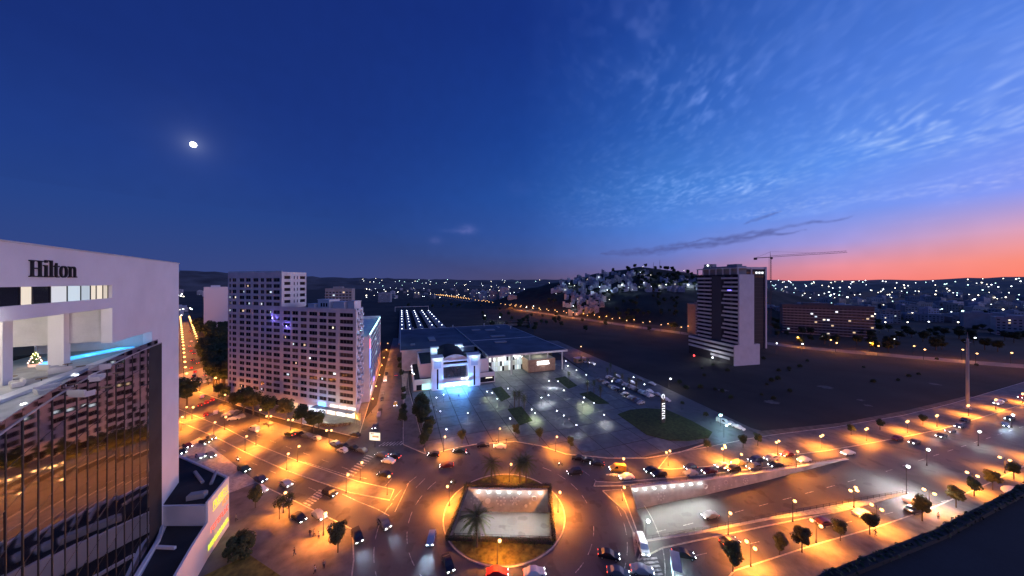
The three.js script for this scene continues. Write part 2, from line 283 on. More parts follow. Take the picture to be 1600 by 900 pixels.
  const orn = [rosette(-10.8, -3.2, 1.1, 7), [dot(-7, -3.4, 0.8)], rosette(-3.2, -3.3, 1.2, 8), rosette(0.8, -3.2, 1.15, 6).concat(rosette(0.8, -3.2, 0.6, 6)), [ring(6.4, -2.4, 0.65, 0.13)], [dot(4, -4.6, 0.45), dot(5.2, -3.9, 0.25)], rosette(44, -3.4, 1.1, 8), [ring(58.5, -1.9, 0.6, 0.13)], [dot(61.5, -3.1, 0.25), dot(61.5, -2.3, 0.25), dot(63.2, -3.1, 0.25), dot(63.2, -2.3, 0.25)], [ring(65.5, -1.5, 0.55, 0.13)], [dot(69, -1.6, 0.25), dot(67.5, -2.6, 0.22)], rosette(72.5, -1.9, 0.8, 7)];
  const ornM = mat([0.62, 0.61, 0.58]); for (const o of orn) add('wall_ornament', o, ornM, farWall);
  const cap = []; for (let i = 1; i + 1 < Fp.length; i++) if (i !== 2) cap.push(strip([Fp[i], Fp[i + 1]], 0.8, 0.16, 0.34));
  add('coping', cap, M.pale, farWall);
  // wall lamps under the coping
  const lampAt = (x, i, where) => {
    const d = at(Fp, x), y = -0.55, t = thing('wall_lamp', `white globe lamp on ${where}, ${ord(i)} from the left`, 'wall lamp', [x, d], y, 0, 'wall lamps of the underpass');
    add('bracket', [box(0.12, 0.12, 0.5, 0, 0.1, 0.2)], M.metal, t); add('globe', ball(0.2, 0, 0, 0.45), M.whiteGlow, t); pointLight(t, [0, 0, 0.45], [0.95, 1, 0.95], 8); const sp = new THREE.SpotLight(col([0.95, 1, 0.93]), 150, 0, 1.15, 0.9, 2); sp.position.set(0, -0.1, 0.8); sp.target.position.set(0, -7, 9); sp.castShadow = true; t.add(sp, sp.target);
  };
  for (let k = 0; k < 7; k++) lampAt(-9.7 + k * 2.95, k, 'the underpass wall inside the roundabout');
  for (let k = 0; k < 8; k++) lampAt(36 + k * 2.95, k, 'the ramp wall right of the roundabout');
}

// roundabout island
{
  const C = [-2, 80], R = 15.4, disc = (r, n = 64, a0 = 0, a1 = 2 * Math.PI) => [...Array(n + 1)].map((_, i) => { const a = lerp(a0, a1, i / n); return [C[0] + r * Math.cos(a), C[1] + r * Math.sin(a)]; });
  const ringPts = disc(R).slice(0, -1);
  const isl = struct('roundabout_island', slab(ringPts, 0, 0.13, [PIT]), M.paving, 'round paved island with a square opening to the underpass');
  add('kerb', slab(disc(R + 0.28).slice(0, -1), 0, 0.16, [disc(R - 0.02).slice(0, -1)]), M.kerb, isl);
  const a = (deg) => deg * Math.PI / 180;
  add('lawn', slab(disc(R - 0.3, 26, a(216), a(326)), 0.13, 0.17), M.dryLawn, isl);
  add('lawn', slab(disc(R - 0.3, 26, a(40), a(142)), 0.13, 0.17), M.dryLawn, isl);
}
const PLAZA = [[668, 712], [700, 703], [745, 694], [805, 690], [845, 697], [885, 710], [950, 716], [1010, 716], [1060, 708], [1108, 692]].map((p) => site(...p)).concat([[63, 152], [52, 187], [41, 236], [-66, 198], [-55, 167]]);
const RD = [0.941, 0.339], BD = [-0.339, 0.941]; // along the station front, and back from it
{
  const pz = struct('station_plaza', slab(PLAZA, 0, 0.1), M.joint, 'broad paved plaza in front of the station');
  const O = [-14.5, 188.7], S = 9;
  const clip = (poly, nx, ny, c) => { const out = []; for (let i = 0; i < poly.length; i++) { const p = poly[i], q = poly[(i + 1) % poly.length], a = p[0] * nx + p[1] * ny - c, b = q[0] * nx + q[1] * ny - c; if (a >= 0) out.push(p); if (a * b < 0) { const t = a / (a - b); out.push([lerp(p[0], q[0], t), lerp(p[1], q[1], t)]); } } return out; };
  const st = PLAZA.map(([x, d]) => [(x - O[0]) * RD[0] + (d - O[1]) * RD[1], (x - O[0]) * BD[0] + (d - O[1]) * BD[1]]);
  for (let i = -8; i < 12; i++) for (let j = -11; j < 3; j++) {
    const g = 0.17; let p = clip(clip(clip(clip(st, 1, 0, i * S + g), -1, 0, -(i + 1) * S + g), 0, 1, j * S + g), 0, -1, -(j + 1) * S + g);
    if (p.length < 3) continue;
    p = p.map(([s, t]) => [O[0] + s * RD[0] + t * BD[0], O[1] + s * RD[1] + t * BD[1]]);
    let A = 0; p.forEach((q, k) => { const r = p[(k + 1) % p.length]; A += q[0] * r[1] - r[0] * q[1]; }); if (Math.abs(A) < 2) continue;
    add('paving_panel', slab(p, 0.09, 0.14 + 0.006 * ((i * 7 + j * 3 + 70) % 3)), M.panel[(i * 5 + j * 11 + 200) % 4], pz);
  }
  const front = PLAZA.slice(0, 10); add('kerb', strip(front, 0.35, 0, 0.17), M.kerb, pz);
  const lawn = (pts, m, label) => { const l = struct('lawn', slab(pts.map((p) => site(...p)), 0.1, 0.3), m, label); return l; };
  lawn([[768, 608], [783, 604.5], [798, 621], [783, 628]], M.lawn, 'bright green lit lawn before the station entrance');
  lawn([[793, 640], [815, 636], [832, 658], [812, 665]], M.lawn, 'lawn strip with three palms on the plaza');
  lawn([[867, 592], [883, 588.5], [902, 603], [888, 608]], M.lawn, 'dark lawn on the right of the plaza');
  lawn([[905, 616], [923, 612], [952, 631], [933, 632]], M.lawn, 'dark lawn beside the car park palms');
  lawn([[965, 648], [985, 641], [1010, 638.5], [1042, 641], [1080, 658], [1113, 676], [1107, 685], [1075, 690], [1045, 689], [1010, 680]], M.lawn, 'large dark lawn around the tall glowing totem');
}
// pavements beside the avenues
const pave = (label, pts, m = M.paving) => { const o = struct('pavement', slab(pts, 0, 0.13), m, label); add('kerb', pts.slice(0, -1).length ? [strip([...pts, pts[0]], 0.28, 0, 0.15)] : [], M.kerb, o); return o; };
pave('median strip of the left avenue', [[-34, 88.5], [-33.5, 84.2], [-46, 87.2], [-71.5, 97.4], [-94, 108], [-116, 119.3], [-160, 139.5], [-158, 145], [-116, 125], [-94, 113], [-71.5, 102.6], [-46, 92]]);
pave('pavement in front of the long apartment block', [[-59, 118], [-110, 138], [-150, 157], [-215, 189], [-215, 230], [-150, 178], [-104, 330], [-150, 330], [-98, 226], [-71, 150]].slice(0, 6).concat([[-100, 226], [-96, 226], [-70, 150]]));
pave('pavement with parked cars between hotel and left avenue', [[-38.5, 74.2], [-34, 66], [-30, 56], [-30, 42], [-120, 42], [-120, 118], [-98, 102], [-76, 91.5], [-64, 86], [-52, 80.5]]);
pave('near pavement of the right avenue with trees and lamps', [[44, 40], [38, 58.5], [46, 63.6], [70, 70.2], [90, 75.2], [110, 80.9], [132, 88], [160, 97.5], [330, 160], [330, 40]]);
pave('far pavement of the right avenue', [[47, 98.6], [51, 98.2], [70, 100.4], [92, 105.4], [112, 109], [133, 114], [156, 119.8], [175, 125], [215, 138.2], [330, 178], [330, 192], [215, 150.5], [175, 137.5], [133, 126.5], [104, 120.5], [90, 117], [70, 111], [55, 107]]);
pave('narrow pavement beside the ramp railing', [[24, 90], [31.5, 90.2], [58, 93.6], [81, 97.8], [110, 103.6], [81, 98.9], [58, 95], [31, 91.6], [25, 92]]);
pave('pavement strip on the near side of the ramp', [[27, 66], [30.9, 70.8], [45, 73.2], [65, 77.4], [88, 82], [111, 86.7], [88, 80.6], [65, 75.9], [45, 71.6], [34, 69.2]]);
pave('pavement curb island between roundabout and tunnel mouth', [[26, 88], [31.6, 88.6], [29.8, 72], [27, 67], [29, 74], [29.4, 80]]);
pave('tree-lined pavement between side street and plaza', [[-30, 106.8], [-57, 170], [-68, 200], [-72, 200], [-60, 170], [-50, 141], [-40, 113]]);
{ // minor roads reaching away
  const rd = (name, label, pts, w) => struct(name, strip(pts, w, 0.03), M.asphalt, label);
  rd('road', 'distant lamp-lined road running behind the station', FAR_ROAD(), 16);
  rd('road', 'boulevard with dense traffic behind the hotel', [[-150, 146], [-190, 178], [-275, 256], [-395, 366], [-640, 590]], 26);
  struct('grass_bank', slab([[-37, 40], [-37.5, 58], [-57.5, 67.2], [-63, 62], [-60, 40]], 0.1, 0.32), M.dryLawn, 'dark grass bank in the lower left corner');
}
function FAR_ROAD() { return [[-560, 1700], [-225, 1107], [-69, 823], [38, 613], [105, 505], [167, 404], [207, 345], [268, 276], [310, 249], [345, 226], [420, 190]]; }

// ---------------------------------------------------------------- hills
const curve = (K, x) => { if (x <= K[0][0]) return K[0][1]; for (let i = 0; i + 1 < K.length; i++) if (x <= K[i + 1][0]) { const t = (x - K[i][0]) / (K[i + 1][0] - K[i][0]); return lerp(K[i][1], K[i + 1][1], t * t * (3 - 2 * t)); } return K[K.length - 1][1]; };
const RIDGE = [[-130, 0], [-60, 8], [0, 24], [60, 40], [117, 56], [167, 66], [200, 76], [250, 86], [333, 95], [383, 91], [433, 86], [500, 79], [560, 68], [620, 40], [690, 12], [760, 0], [960, 0]];
const FOOT = [[38, 670], [105, 550], [167, 452], [225, 415], [400, 425], [700, 500]];
function hillY(x, d) {
  const r = curve(RIDGE, x), f = curve(FOOT, x); if (d < f) return 0;
  const n = (fbm(x * 0.012, d * 0.012, 131, 4) - 0.5) * 16 * sstep(f, f + 120, d) * sstep(0, 30, r);
  return d < 800 ? Math.max(0, r * Math.pow((d - f) / (800 - f), 0.92) + n) : Math.max(0, (r + n) * (1 - sstep(800, 1500, d)));
}
function grid(nx, nd, f) {
  const p = [], idx = []; for (let j = 0; j <= nd; j++) for (let i = 0; i <= nx; i++) p.push(...f(i / nx, j / nd));
  for (let j = 0; j < nd; j++) for (let i = 0; i < nx; i++) { const a = j * (nx + 1) + i, b = a + 1, c = a + nx + 1, d = c + 1; idx.push(a, b, d, a, d, c); }
  const g = new THREE.BufferGeometry(); g.setAttribute('position', new THREE.Float32BufferAttribute(p, 3)); g.setIndex(idx); g.computeVertexNormals(); return g;
}
let farHill;
struct('hill', grid(80, 80, (s, t) => { const x = lerp(-140, 980, s), d = lerp(395, 1520, t), y = hillY(x, d); return [x, y > 0.3 ? y : -0.6, -d]; }), M.slope, 'dark wooded hill with lit houses behind the station field');
{
  const farM = mat([1, 1, 1], { map: mottled(256, 900, [0.1, 0.1, 0.095], 0.7, 137, 10, 0.2), roughness: 1 });
  const H = (az) => 60 + curve([[-180, 60], [-90, 90], [-55, 110], [-46, 98], [-40, 70], [-25, 34], [-10, 24], [10, 22], [30, 14], [45, 12], [52, 12], [57, 26], [70, 40], [120, 60], [180, 60]], az) * (0.8 + 0.4 * fbm(az * 0.25, 1, 139, 3)) + (fbm(az * 1.3, 7, 141, 4) - 0.5) * 20;
  farHill = (az, t) => { const a = az * Math.PI / 180, r = lerp(2700, 4600, t); return [Math.sin(a) * r, Math.cos(a) * r, H(az) * Math.sin(Math.PI * t) ** 0.8]; };
  struct('hill', grid(360, 6, (s, t) => { const az = lerp(-180, 180, s), a = az * Math.PI / 180, r = lerp(2700, 4600, t), y = H(az) * Math.sin(Math.PI * Math.min(1, t * 1.0)) ** 0.8 - (t === 0 || t === 1 ? 2 : 0); return [Math.sin(a) * r, y, -Math.cos(a) * r]; }), farM, 'low dark hills along the horizon');
}
const hillSite = (u, v) => { for (let d = 390; d < 1500; d += 3) { const x = (u - 800) * d / 480; if (EYE - (v - 440) * d / 480 <= hillY(x, d) + 0.5) return [x, d]; } return null; };

// ---------------------------------------------------------------- plants
function leafCloud(blobs, n, size, up = 0.4) {
  const p = [], nn = []; const v = new THREE.Vector3(), a = new THREE.Vector3(), b = new THREE.Vector3(), q = new THREE.Vector3();
  for (let i = 0; i < n; i++) {
    const [cx, cy, cz, r, ry] = blobs[i % blobs.length];
    do v.set(rr(-1, 1), rr(-1, 1), rr(-1, 1)); while (v.lengthSq() > 1 || v.lengthSq() < 0.12);
    const c = [cx + v.x * r, cy + v.y * (ry ?? r), cz + v.z * r], s = size * rr(0.6, 1.4);
    q.copy(v).normalize(); q.y += up; q.x += rr(-0.8, 0.8); q.z += rr(-0.8, 0.8); q.normalize();
    a.set(rr(-1, 1), rr(-1, 1), rr(-1, 1)).cross(q).normalize(); b.crossVectors(q, a);
    const P = (x, y) => [c[0] + (a.x * x + b.x * y) * s, c[1] + (a.y * x + b.y * y) * s, c[2] + (a.z * x + b.z * y) * s];
    const A = P(-0.5, -0.3), B = P(0.1, -0.55), C = P(0.6, 0.1), D = P(-0.1, 0.6);
    p.push(...A, ...B, ...C, ...A, ...C, ...D); for (let k = 0; k < 6; k++) nn.push(q.x, q.y, q.z);
  }
  const g = new THREE.BufferGeometry(); g.setAttribute('position', new THREE.Float32BufferAttribute(p, 3)); g.setAttribute('normal', new THREE.Float32BufferAttribute(nn, 3)); return g;
}
// crowns of unit height 1 are scaled per tree; trunk 35 % of height
const treeShapes = [0, 1, 2, 3].map((k) => {
  const blobs = []; const n = 7 + k; for (let i = 0; i < n; i++) { const a = i * 2.4 + k, r = rr(0.06, 0.17); blobs.push([Math.cos(a) * r, 0.48 + 0.4 * i / n + rr(-0.05, 0.05), Math.sin(a) * r, rr(0.11, 0.17)]); }
  blobs.push([0, 0.68, 0, 0.2]);
  const limbs = [bar([0, 0, 0], [0.005, 0.42, 0], 0.022, 7, 0.015)]; for (let i = 0; i < 5; i++) { const b = blobs[i]; limbs.push(bar([0.004, 0.36 + i * 0.02, 0], [b[0], b[1], b[2]], 0.01, 5, 0.004)); }
  return { crown: ready(leafCloud(blobs, 1500, 0.05)), trunk: ready(limbs) };
});
const bareShape = { crown: ready(leafCloud([[0, 0.7, 0, 0.22], [0.1, 0.6, 0.05, 0.15], [-0.1, 0.8, 0, 0.14]], 330, 0.04)), trunk: ready([bar([0, 0, 0], [0, 0.5, 0], 0.02, 6, 0.012), ...[...Array(12)].map((_, i) => { const a = i * 2.1, r = 0.1 + 0.1 * (i % 3) / 2; return bar([0, 0.34 + i * 0.012, 0], [Math.cos(a) * r, 0.62 + 0.025 * i, Math.sin(a) * r], 0.007, 4, 0.002); })]) };
function tree(p, h, label, o = {}) {
  const t = thing(o.name ?? 'street_tree', label, o.category ?? 'tree', p, o.y ?? 0.1, rr(0, 6.28), o.group), s = o.bare ? bareShape : pick(treeShapes), w = o.w ?? 1;
  const tr = add('trunk', s.trunk, M.bark, t), cr = add('crown', s.crown, M.leaf[o.leaf ?? Math.floor(rnd() * 3)], t); tr.scale.set(h * w, h, h * w); cr.scale.set(h * w, h, h * w); return t;
}
const palmShapes = [0, 1].map((k) => {
  const trunk = [], n = 7; let y = 0; for (let i = 0; i < n; i++) { trunk.push(cyl(0.035 - 0.0015 * i, 0.03 - 0.0015 * i, 0.7 / n + 0.002, 8, 0, y, 0)); y += 0.7 / n; } trunk.push(ball(0.045, 0, 0.7, 0, 1.4, 8, 6));
  const pos = [];
  for (let f = 0; f < 34; f++) {
    const a = f * 2.39996 + k, lift = lerp(1.25, -0.75, Math.pow(f / 34, 0.9)), L = rr(0.3, 0.4), ca = Math.cos(a), sa = Math.sin(a);
    const P = (s) => { const r = L * s * Math.cos(lift * (1 - 0.55 * s)), yy = 0.72 + L * (Math.sin(lift) * s - 0.45 * s * s); return [ca * r, yy, sa * r]; };
    for (let i = 1; i <= 13; i++) {
      const s = i / 13, b = P(s), pr = P(s - 0.06), wl = 0.06 * Math.sin(Math.PI * Math.min(0.97, s * 0.85 + 0.15)) + 0.01, tip = P(Math.min(1.1, s + 0.14));
      for (const e of [-1, 1]) pos.push(...b, ...pr, tip[0] - sa * wl * e, tip[1] - 0.018, tip[2] + ca * wl * e);
    }
  }
  const g = new THREE.BufferGeometry(); g.setAttribute('position', new THREE.Float32BufferAttribute(pos, 3)); g.computeVertexNormals();
  return { trunk: ready(trunk), fronds: ready(g) };
});
function palm(p, h, label, group, w = 1) {
  const t = thing('palm_tree', label, 'palm tree', p, 0.1, rr(0, 6.28), group), s = pick(palmShapes);
  const a = add('trunk', s.trunk, M.bark, t), b = add('fronds', s.fronds, M.frond, t); a.scale.set(h * 0.8, h, h * 0.8); b.scale.set(h * w, h, h * w); b.position.y = h * (1 - 1) ; return t;
}
const bushShape = [0, 1].map((q) => { const bl = []; for (let i = 0; i < 16; i++) { const y = i / 15, a = i * 2.4 + q, r = 0.36 * Math.sqrt(1 - y * y * 0.85); bl.push([Math.cos(a) * r, 0.18 + y * 0.48, Math.sin(a) * r, rr(0.13, 0.2)]); } bl.push([0, 0.42, 0, 0.3]); return ready(leafCloud(bl, 2600, 0.06)); });
const bushCore = ready([...Array(9)].map((_, i) => bar([0, 0, 0], [Math.cos(i * 2.4) * 0.3, 0.5 + 0.03 * i, Math.sin(i * 2.4) * 0.3], 0.02, 5, 0.006)));
function bush(p, s, label, group, y = 0.1, leaf = 2) { const t = thing('bush', label, 'bush', p, y, rr(0, 6), group); add('foliage', bushShape[Math.floor(rnd() * 2)], M.leaf[leaf], t).scale.setScalar(s); add('twigs', bushCore, M.bark, t).scale.setScalar(s); return t; }
function hedge(a, b, w, h, label, y = 0.13, m = M.leaf[2]) {
  const L = Math.hypot(b[0] - a[0], b[1] - a[1]), t = thing('hedge', label, 'hedge', [(a[0] + b[0]) / 2, (a[1] + b[1]) / 2], y, Math.atan2(b[1] - a[1], b[0] - a[0]));
  const blobs = []; const n = Math.ceil(L / (w * 0.7)); for (let i = 0; i <= n; i++) blobs.push([lerp(-L / 2, L / 2, i / n), h * rr(0.42, 0.55), rr(-0.1, 0.1) * w, w * 0.62, h * 0.62]);
  add('foliage', leafCloud(blobs, Math.min(5000, Math.ceil(L * 130)), 0.2), m, t); add('twigs', [boxAt(-L / 2, L / 2, 0, h * 0.8, -w * 0.33, w * 0.33)], M.bark, t); return t;
}
// island planting
palm(site(745, 856), 9.6, 'large feathery palm on the near lawn of the roundabout', undefined, 1.05);
['leftmost of the palms', 'middle of the palms', 'rightmost of the palms'].forEach((w, i) => palm([[-6, 91.2], [2.3, 91], [4.2, 91.6]][i], 8.4 + i * 0.2, `dark palm behind the underpass opening, ${w}`, 'palms behind the opening', 1.0));
hedge([-14.9, 71.3], [9.2, 70.2], 1.0, 0.9, 'clipped hedge along the near edge of the underpass opening');
hedge([-13.3, 89.8], [10.9, 89.2], 1.5, 1.1, 'clipped hedge along the far edge of the underpass opening');
hedge([-15.1, 71.8], [-13.4, 89.2], 0.8, 0.9, 'clipped hedge left of the underpass opening');
hedge([9.7, 70.8], [11.0, 88.6], 0.8, 0.9, 'clipped hedge right of the underpass opening');
// plaza palms
[[804, 638], [811, 637], [819, 642]].forEach((q, i) => palm(site(...q), 9.6 - i * 0.6, `slender palm on the central plaza lawn, ${ord(i)} from the left`, 'palms on the central plaza lawn', 0.62));
[[918, 616], [928, 614], [938, 622]].forEach((q, i) => palm(site(...q), 8.6 - i * 0.5, `slender palm on the dark plaza lawn, ${ord(i)} from the left`, 'palms on the dark plaza lawn', 0.62));
[[889, 597], [949, 590], [961, 597], [972, 601], [983, 607], [994, 612], [908, 570], [919, 574], [954, 582]].forEach((q, i) => palm(site(...q), 7.2, `thin young palm among the parked cars, ${ord(i)} in order`, 'palms of the car park', 0.5));
// street trees
const treeRow = (list, label, group, o = {}) => list.forEach(([u, v, h], i) => tree(site(u, v), h, `${label}, ${ord(i)} from the left`, { group, ...o }));
treeRow([[722, 694, 5.6], [806, 685, 5.6], [843, 690, 5.4], [891, 703, 5]], 'slim street tree at the plaza kerb', 'trees at the plaza kerb', { leaf: 1 });
treeRow([[652, 655, 8], [658, 668, 8], [661, 648, 8.5], [665, 660, 8], [668, 690, 7], [671, 676, 7], [656, 640, 8], [662, 700, 6]], 'dark dense tree left of the plaza', 'dense trees left of the plaza', { leaf: 2, w: 1.25 });
treeRow([[629, 668, 8], [631, 646, 5], [631, 630, 5], [631, 618, 5], [627, 592, 6], [625, 580, 6], [624, 570, 6]], 'pavement tree on the right of the side street', 'trees on the side street', { leaf: 2 });
treeRow([[367, 642, 9], [381, 646, 12], [396, 650, 12], [420, 656, 11], [447, 660, 11], [471, 668, 9.5], [490, 676, 9], [498, 672, 8]], 'leafy tree in front of the long apartment block', 'trees in front of the apartment block', { w: 1.15 });
treeRow([[292, 640, 16], [342, 622, 8], [352, 628, 8]], 'dark tree beside the crossing at left', 'trees by the left crossing', { leaf: 2, w: 1.1 });
tree(site(528, 864), 7, 'leafy street tree on the orange-lit pavement below the zebra crossing', { leaf: 1 });
tree(site(399, 794), 6, 'small street tree beside the white parked car near the hotel wing', { leaf: 1 });
tree(site(437, 812), 6.5, 'thin bare tree left of the parked black car', { bare: true }); tree(site(452, 810), 6.8, 'thin bare tree right beside the parked black car', { bare: true });
bush(site(374, 868), 6, 'big round dark bush beside the sign wall of the hotel wing');
treeRow([[1145, 894, 6.5], [1218, 868, 5], [1253, 864, 6.2], [1313, 846, 5], [1359, 836, 5.6], [1441, 815, 6.6], [1494, 794, 6], [1522, 776, 5.5], [1551, 766, 6], [1584, 750, 5.5]], 'street tree on the near right pavement', 'trees of the near pavement', { leaf: 1 });
treeRow([[1105, 706, 4.5], [1161, 700, 5], [1184, 697, 5], [1330, 680, 4.5], [1375, 672, 4.5], [1442, 664, 4.5]], 'small tree along the far pavement of the right avenue', 'trees of the far pavement', { leaf: 2 });
// wood behind the left crossing
{ let i = 0; for (let k = 0; k < 110; k++) { const u = rr(300, 357), v = rr(512, 606), p = site(u, v); if (u < 304 + (v - 512) * 0.26) continue; tree(p, rr(11, 17), 'dark tree in the unlit wood between boulevard and apartment block', { name: 'wood_tree', group: 'unlit wood behind the left crossing', leaf: 2, w: 1.15, y: 0 }); i++; } }
// trees across the dark middle distance and on the hill
for (let k = 0; k < 90; k++) { const u = rr(600, 1090), v = rr(478, 520), p = site(u, v); if (p[1] < 330 || Math.abs(curve(FAR_ROAD().map(([x, d]) => [d, x]).reverse(), p[1]) - p[0]) < 22 || (p[0] < -60 && p[0] > -250 && p[1] < 690)) continue; tree(p, rr(6, 11), 'dark tree scattered in the unlit fields beyond the station', { name: 'field_tree', group: 'trees in the fields beyond the station', leaf: 2, w: 1.3, y: hillY(...p) }); }
for (let k = 0; k < 130; k++) { const u = rr(905, 1105), v = rr(417, 452), p = hillSite(u, v); if (!p || (u < 990 && v > 428) ) continue; tree(p, rr(9, 15), 'dark tree on the wooded hilltop', { name: 'hill_tree', group: 'trees on the hilltop', leaf: 2, w: 1.3, y: hillY(...p) - 0.4 }); }
for (let k = 0; k < 60; k++) { const u = rr(850, 1100), v = rr(455, 505), p = hillSite(u, v); if (!p) continue; tree(p, rr(6, 10), 'dark shrubby tree on the unlit hill slope', { name: 'slope_tree', group: 'trees on the hill slope', leaf: 2, w: 1.5, y: hillY(...p) - 0.4 }); }
for (let k = 0; k < 110; k++) { const u = rr(1205, 1600), v = rr(488, 552), p = site(u, v); if (p[1] < 285 + (p[0] > 300 ? -30 : 0)) continue; tree(p, rr(7, 12), 'dark tree in the unlit belt below the right-hand town', { name: 'belt_tree', group: 'trees in the belt below the town', leaf: 2, w: 1.3, y: 0 }); }

// ---------------------------------------------------------------- lamps
const lampGeo = {
  base: ready([cyl(0.2, 0.2, 0.25, 8), cyl(0.15, 0.1, 0.6, 8, 0, 0.25)]),
  pole: ready([cyl(0.085, 0.05, 4.7, 8, 0, 0.3), ball(0.09, 0, 4.2, 0)]),
  tallPole: ready([cyl(0.1, 0.055, 6.2, 8, 0, 0.3), ball(0.1, 0, 5.4, 0)]),
  globe: ready(new THREE.SphereGeometry(0.36, 12, 9)), cap: ready([cyl(0.14, 0.03, 0.16, 8, 0, 0.27)]), neck: ready([cyl(0.06, 0.12, 0.12, 8, 0, -0.4)]),
  hook: ready([bar([0, 4.95, 0], [0.2, 5.35, 0], 0.03), bar([0.2, 5.35, 0], [0.5, 5.42, 0], 0.03)]),
  arm: ready([bar([0, 4.1, 0], [0.45, 4.55, 0], 0.03), bar([0.45, 4.55, 0], [0.9, 4.5, 0], 0.03), bar([0, 4.55, 0], [0.9, 4.52, 0], 0.022)]),
};
// heads: 1 on top, 2 on side arms, 3 both
function lamp(p, heads, label, o = {}) {
  const t = thing('street_lamp', label, 'street lamp', p, o.y ?? 0.13, o.turn ?? 0, o.group), gm = o.white ? M.whiteGlow : M.sodiumGlow, c = o.white ? [0.95, 1, 0.97] : SODIUM_COLOR, hs = o.hs ?? 1, S = o.size ?? 1;
  add('base', lampGeo.base, M.metal, t); const pole = add('pole', lampGeo.pole, M.metal, t); pole.scale.y = hs;
  const spots = heads === 1 ? [[0.5, 5.15, 0]] : heads === 2 ? [[-0.9, 4.5, 0], [0.9, 4.5, 0]] : [[-0.9, 4.5, 0], [0.9, 4.5, 0], [0.5, 5.3, 0]];
  if (heads > 1) for (const s of [1, -1]) { const a = add('arm', lampGeo.arm, M.metal, t); a.scale.set(s, hs, 1); }
  if (heads !== 2) add('arm', lampGeo.hook, M.metal, t).scale.y = hs;
  for (const [x, y, z] of spots) {
    const l = add('lantern', lampGeo.globe, gm, t); l.position.set(x, y * hs, z); l.scale.setScalar(S); const c0 = add('lantern_cap', lampGeo.cap, M.metal, t); c0.position.copy(l.position);
    if (o.light !== false) downLight(t, [x, y * hs - 0.4 * S, z], c, (o.power ?? SODIUM) / Math.sqrt(spots.length));
  }
  return t;
}
// left avenue median, in pairs
const med = [[334, 681, 351, 672], [383, 705, 400, 696], [448, 735, 465, 722], [541, 771, 563, 750]];
med.forEach(([a, b, c, d], i) => { lamp(site(a, b), 1, `sodium lamp on the near side of the left median, ${ord(i)} from the left`, { group: 'lamps on the left avenue median' }); lamp(site(c, d), 1, `sodium lamp on the far side of the left median, ${ord(i)} from the left`, { group: 'lamps on the left avenue median' }); });
lamp(site(605, 774), 1, 'lone sodium lamp at the roundabout end of the left avenue median');
lamp([-44.5, 72.5], 1, 'sodium lamp on the pavement corner beside the walking people', { power: SODIUM * 1.1 });
[[-64, 140], [-70, 157], [-76.5, 176], [-83.5, 196], [-90.5, 216], [-99, 241], [-108, 266]].forEach((p, i) => lamp(p, 1, `sodium lamp on the left kerb of the side street, ${ord(i)} from the avenue`, { group: 'lamps of the side street', power: SODIUM * 0.75, hs: 1.25 }));
[[283, 672], [300, 655], [312, 612], [333, 604], [350, 634], [405, 660]].forEach(([u, v], i) => lamp(site(u, v), 1, `sodium lamp at the crossing behind the hotel, ${ord(i)} in order`, { group: 'lamps at the crossing behind the hotel' }));
[[443, 802]].forEach(([u, v], i) => lamp(site(u, v), 1, 'sodium lamp between the thin bare trees near the hotel wing', { group: 'lamps near the hotel wing', power: SODIUM * 0.8 }));
[[290, 655], [420, 690 - 22], [454, 680 - 6], [514, 692], [352, 590], [362, 612]].forEach(([u, v], i) => lamp(site(u, v), i > 0 && i < 4 ? 2 : 1, `sodium lamp along the outer kerbs of the left avenue, ${ord(i)} in order`, { group: 'lamps along the outer kerbs of the left avenue' }));
// island
lamp(site(702, 791), 1, 'sodium lamp on the left edge of the roundabout island', { power: SODIUM * 1.6, turn: 3.14 });
lamp(site(872, 801), 1, 'sodium lamp on the right edge of the roundabout island', { power: SODIUM * 1.8 });
lamp(site(777, 884), 1, 'sodium lamp on the near lawn of the roundabout island', { power: SODIUM * 0.55 });
lamp(site(796, 753), 1, 'sodium lamp between the palms behind the underpass opening', { power: SODIUM * 0.7 });
// plaza front
[[693, 706], [779, 692], [868, 706]].forEach((q, i) => lamp(site(...q), 1, `sodium lamp at the front kerb of the plaza, ${ord(i)} from the left`, { group: 'lamps at the front kerb of the plaza' }));
lamp(site(972, 738), 1, 'sodium lamp beside the yellow van', { hs: 0.8, power: SODIUM * 0.5 });
lamp([30.2, 84], 1, 'low sodium lamp at the tunnel mouth kerb', { hs: 0.7, power: SODIUM * 0.5 });
// right avenue
[[1044, 728, 2], [1131, 722, 3], [1215, 711, 2], [1284, 701, 2], [1354, 689.5, 2], [1418, 677, 2], [1464, 667, 2], [1513, 650, 2], [1556, 640, 2], [1598, 630, 2]].forEach(([u, v, h], i) => lamp(site(u, v), h, `twin-headed sodium lamp on the right avenue's far pavement, ${ord(i)} from the left`, { group: 'twin lamps of the far pavement', turn: 0.5 }));
[[1244, 731], [1156, 736]].forEach((q, i) => lamp(site(...q), 1, `sodium lamp beside the ramp railing, ${ord(i)} from the right`, { group: 'lamps beside the ramp railing', power: SODIUM * 0.6 }));
[[50.2, 64.6], [69.7, 70.4], [89.5, 75.4], [110, 81], [132.3, 88.3], [154, 96], [176, 104]].forEach((p, i) => lamp(p, 2, `twin-headed sodium lamp on the right avenue's near pavement, ${ord(i)} from the left`, { group: 'twin lamps of the near pavement', turn: 1.8, power: SODIUM * 0.85 }));
lamp([51.1, 72.6], 1, 'single sodium lamp at the near railing of the ramp', { power: SODIUM * 0.8 }); lamp([30.6, 70.2], 1, 'white lamp at the near corner of the tunnel mouth', { white: true, power: 120 });
lamp([90.6, 81.4], 3, 'three-headed sodium lamp at the near railing of the ramp', { power: SODIUM * 0.6 }); lamp([70, 76.6], 1, 'sodium lamp halfway along the near railing of the ramp', { power: SODIUM * 0.6 });
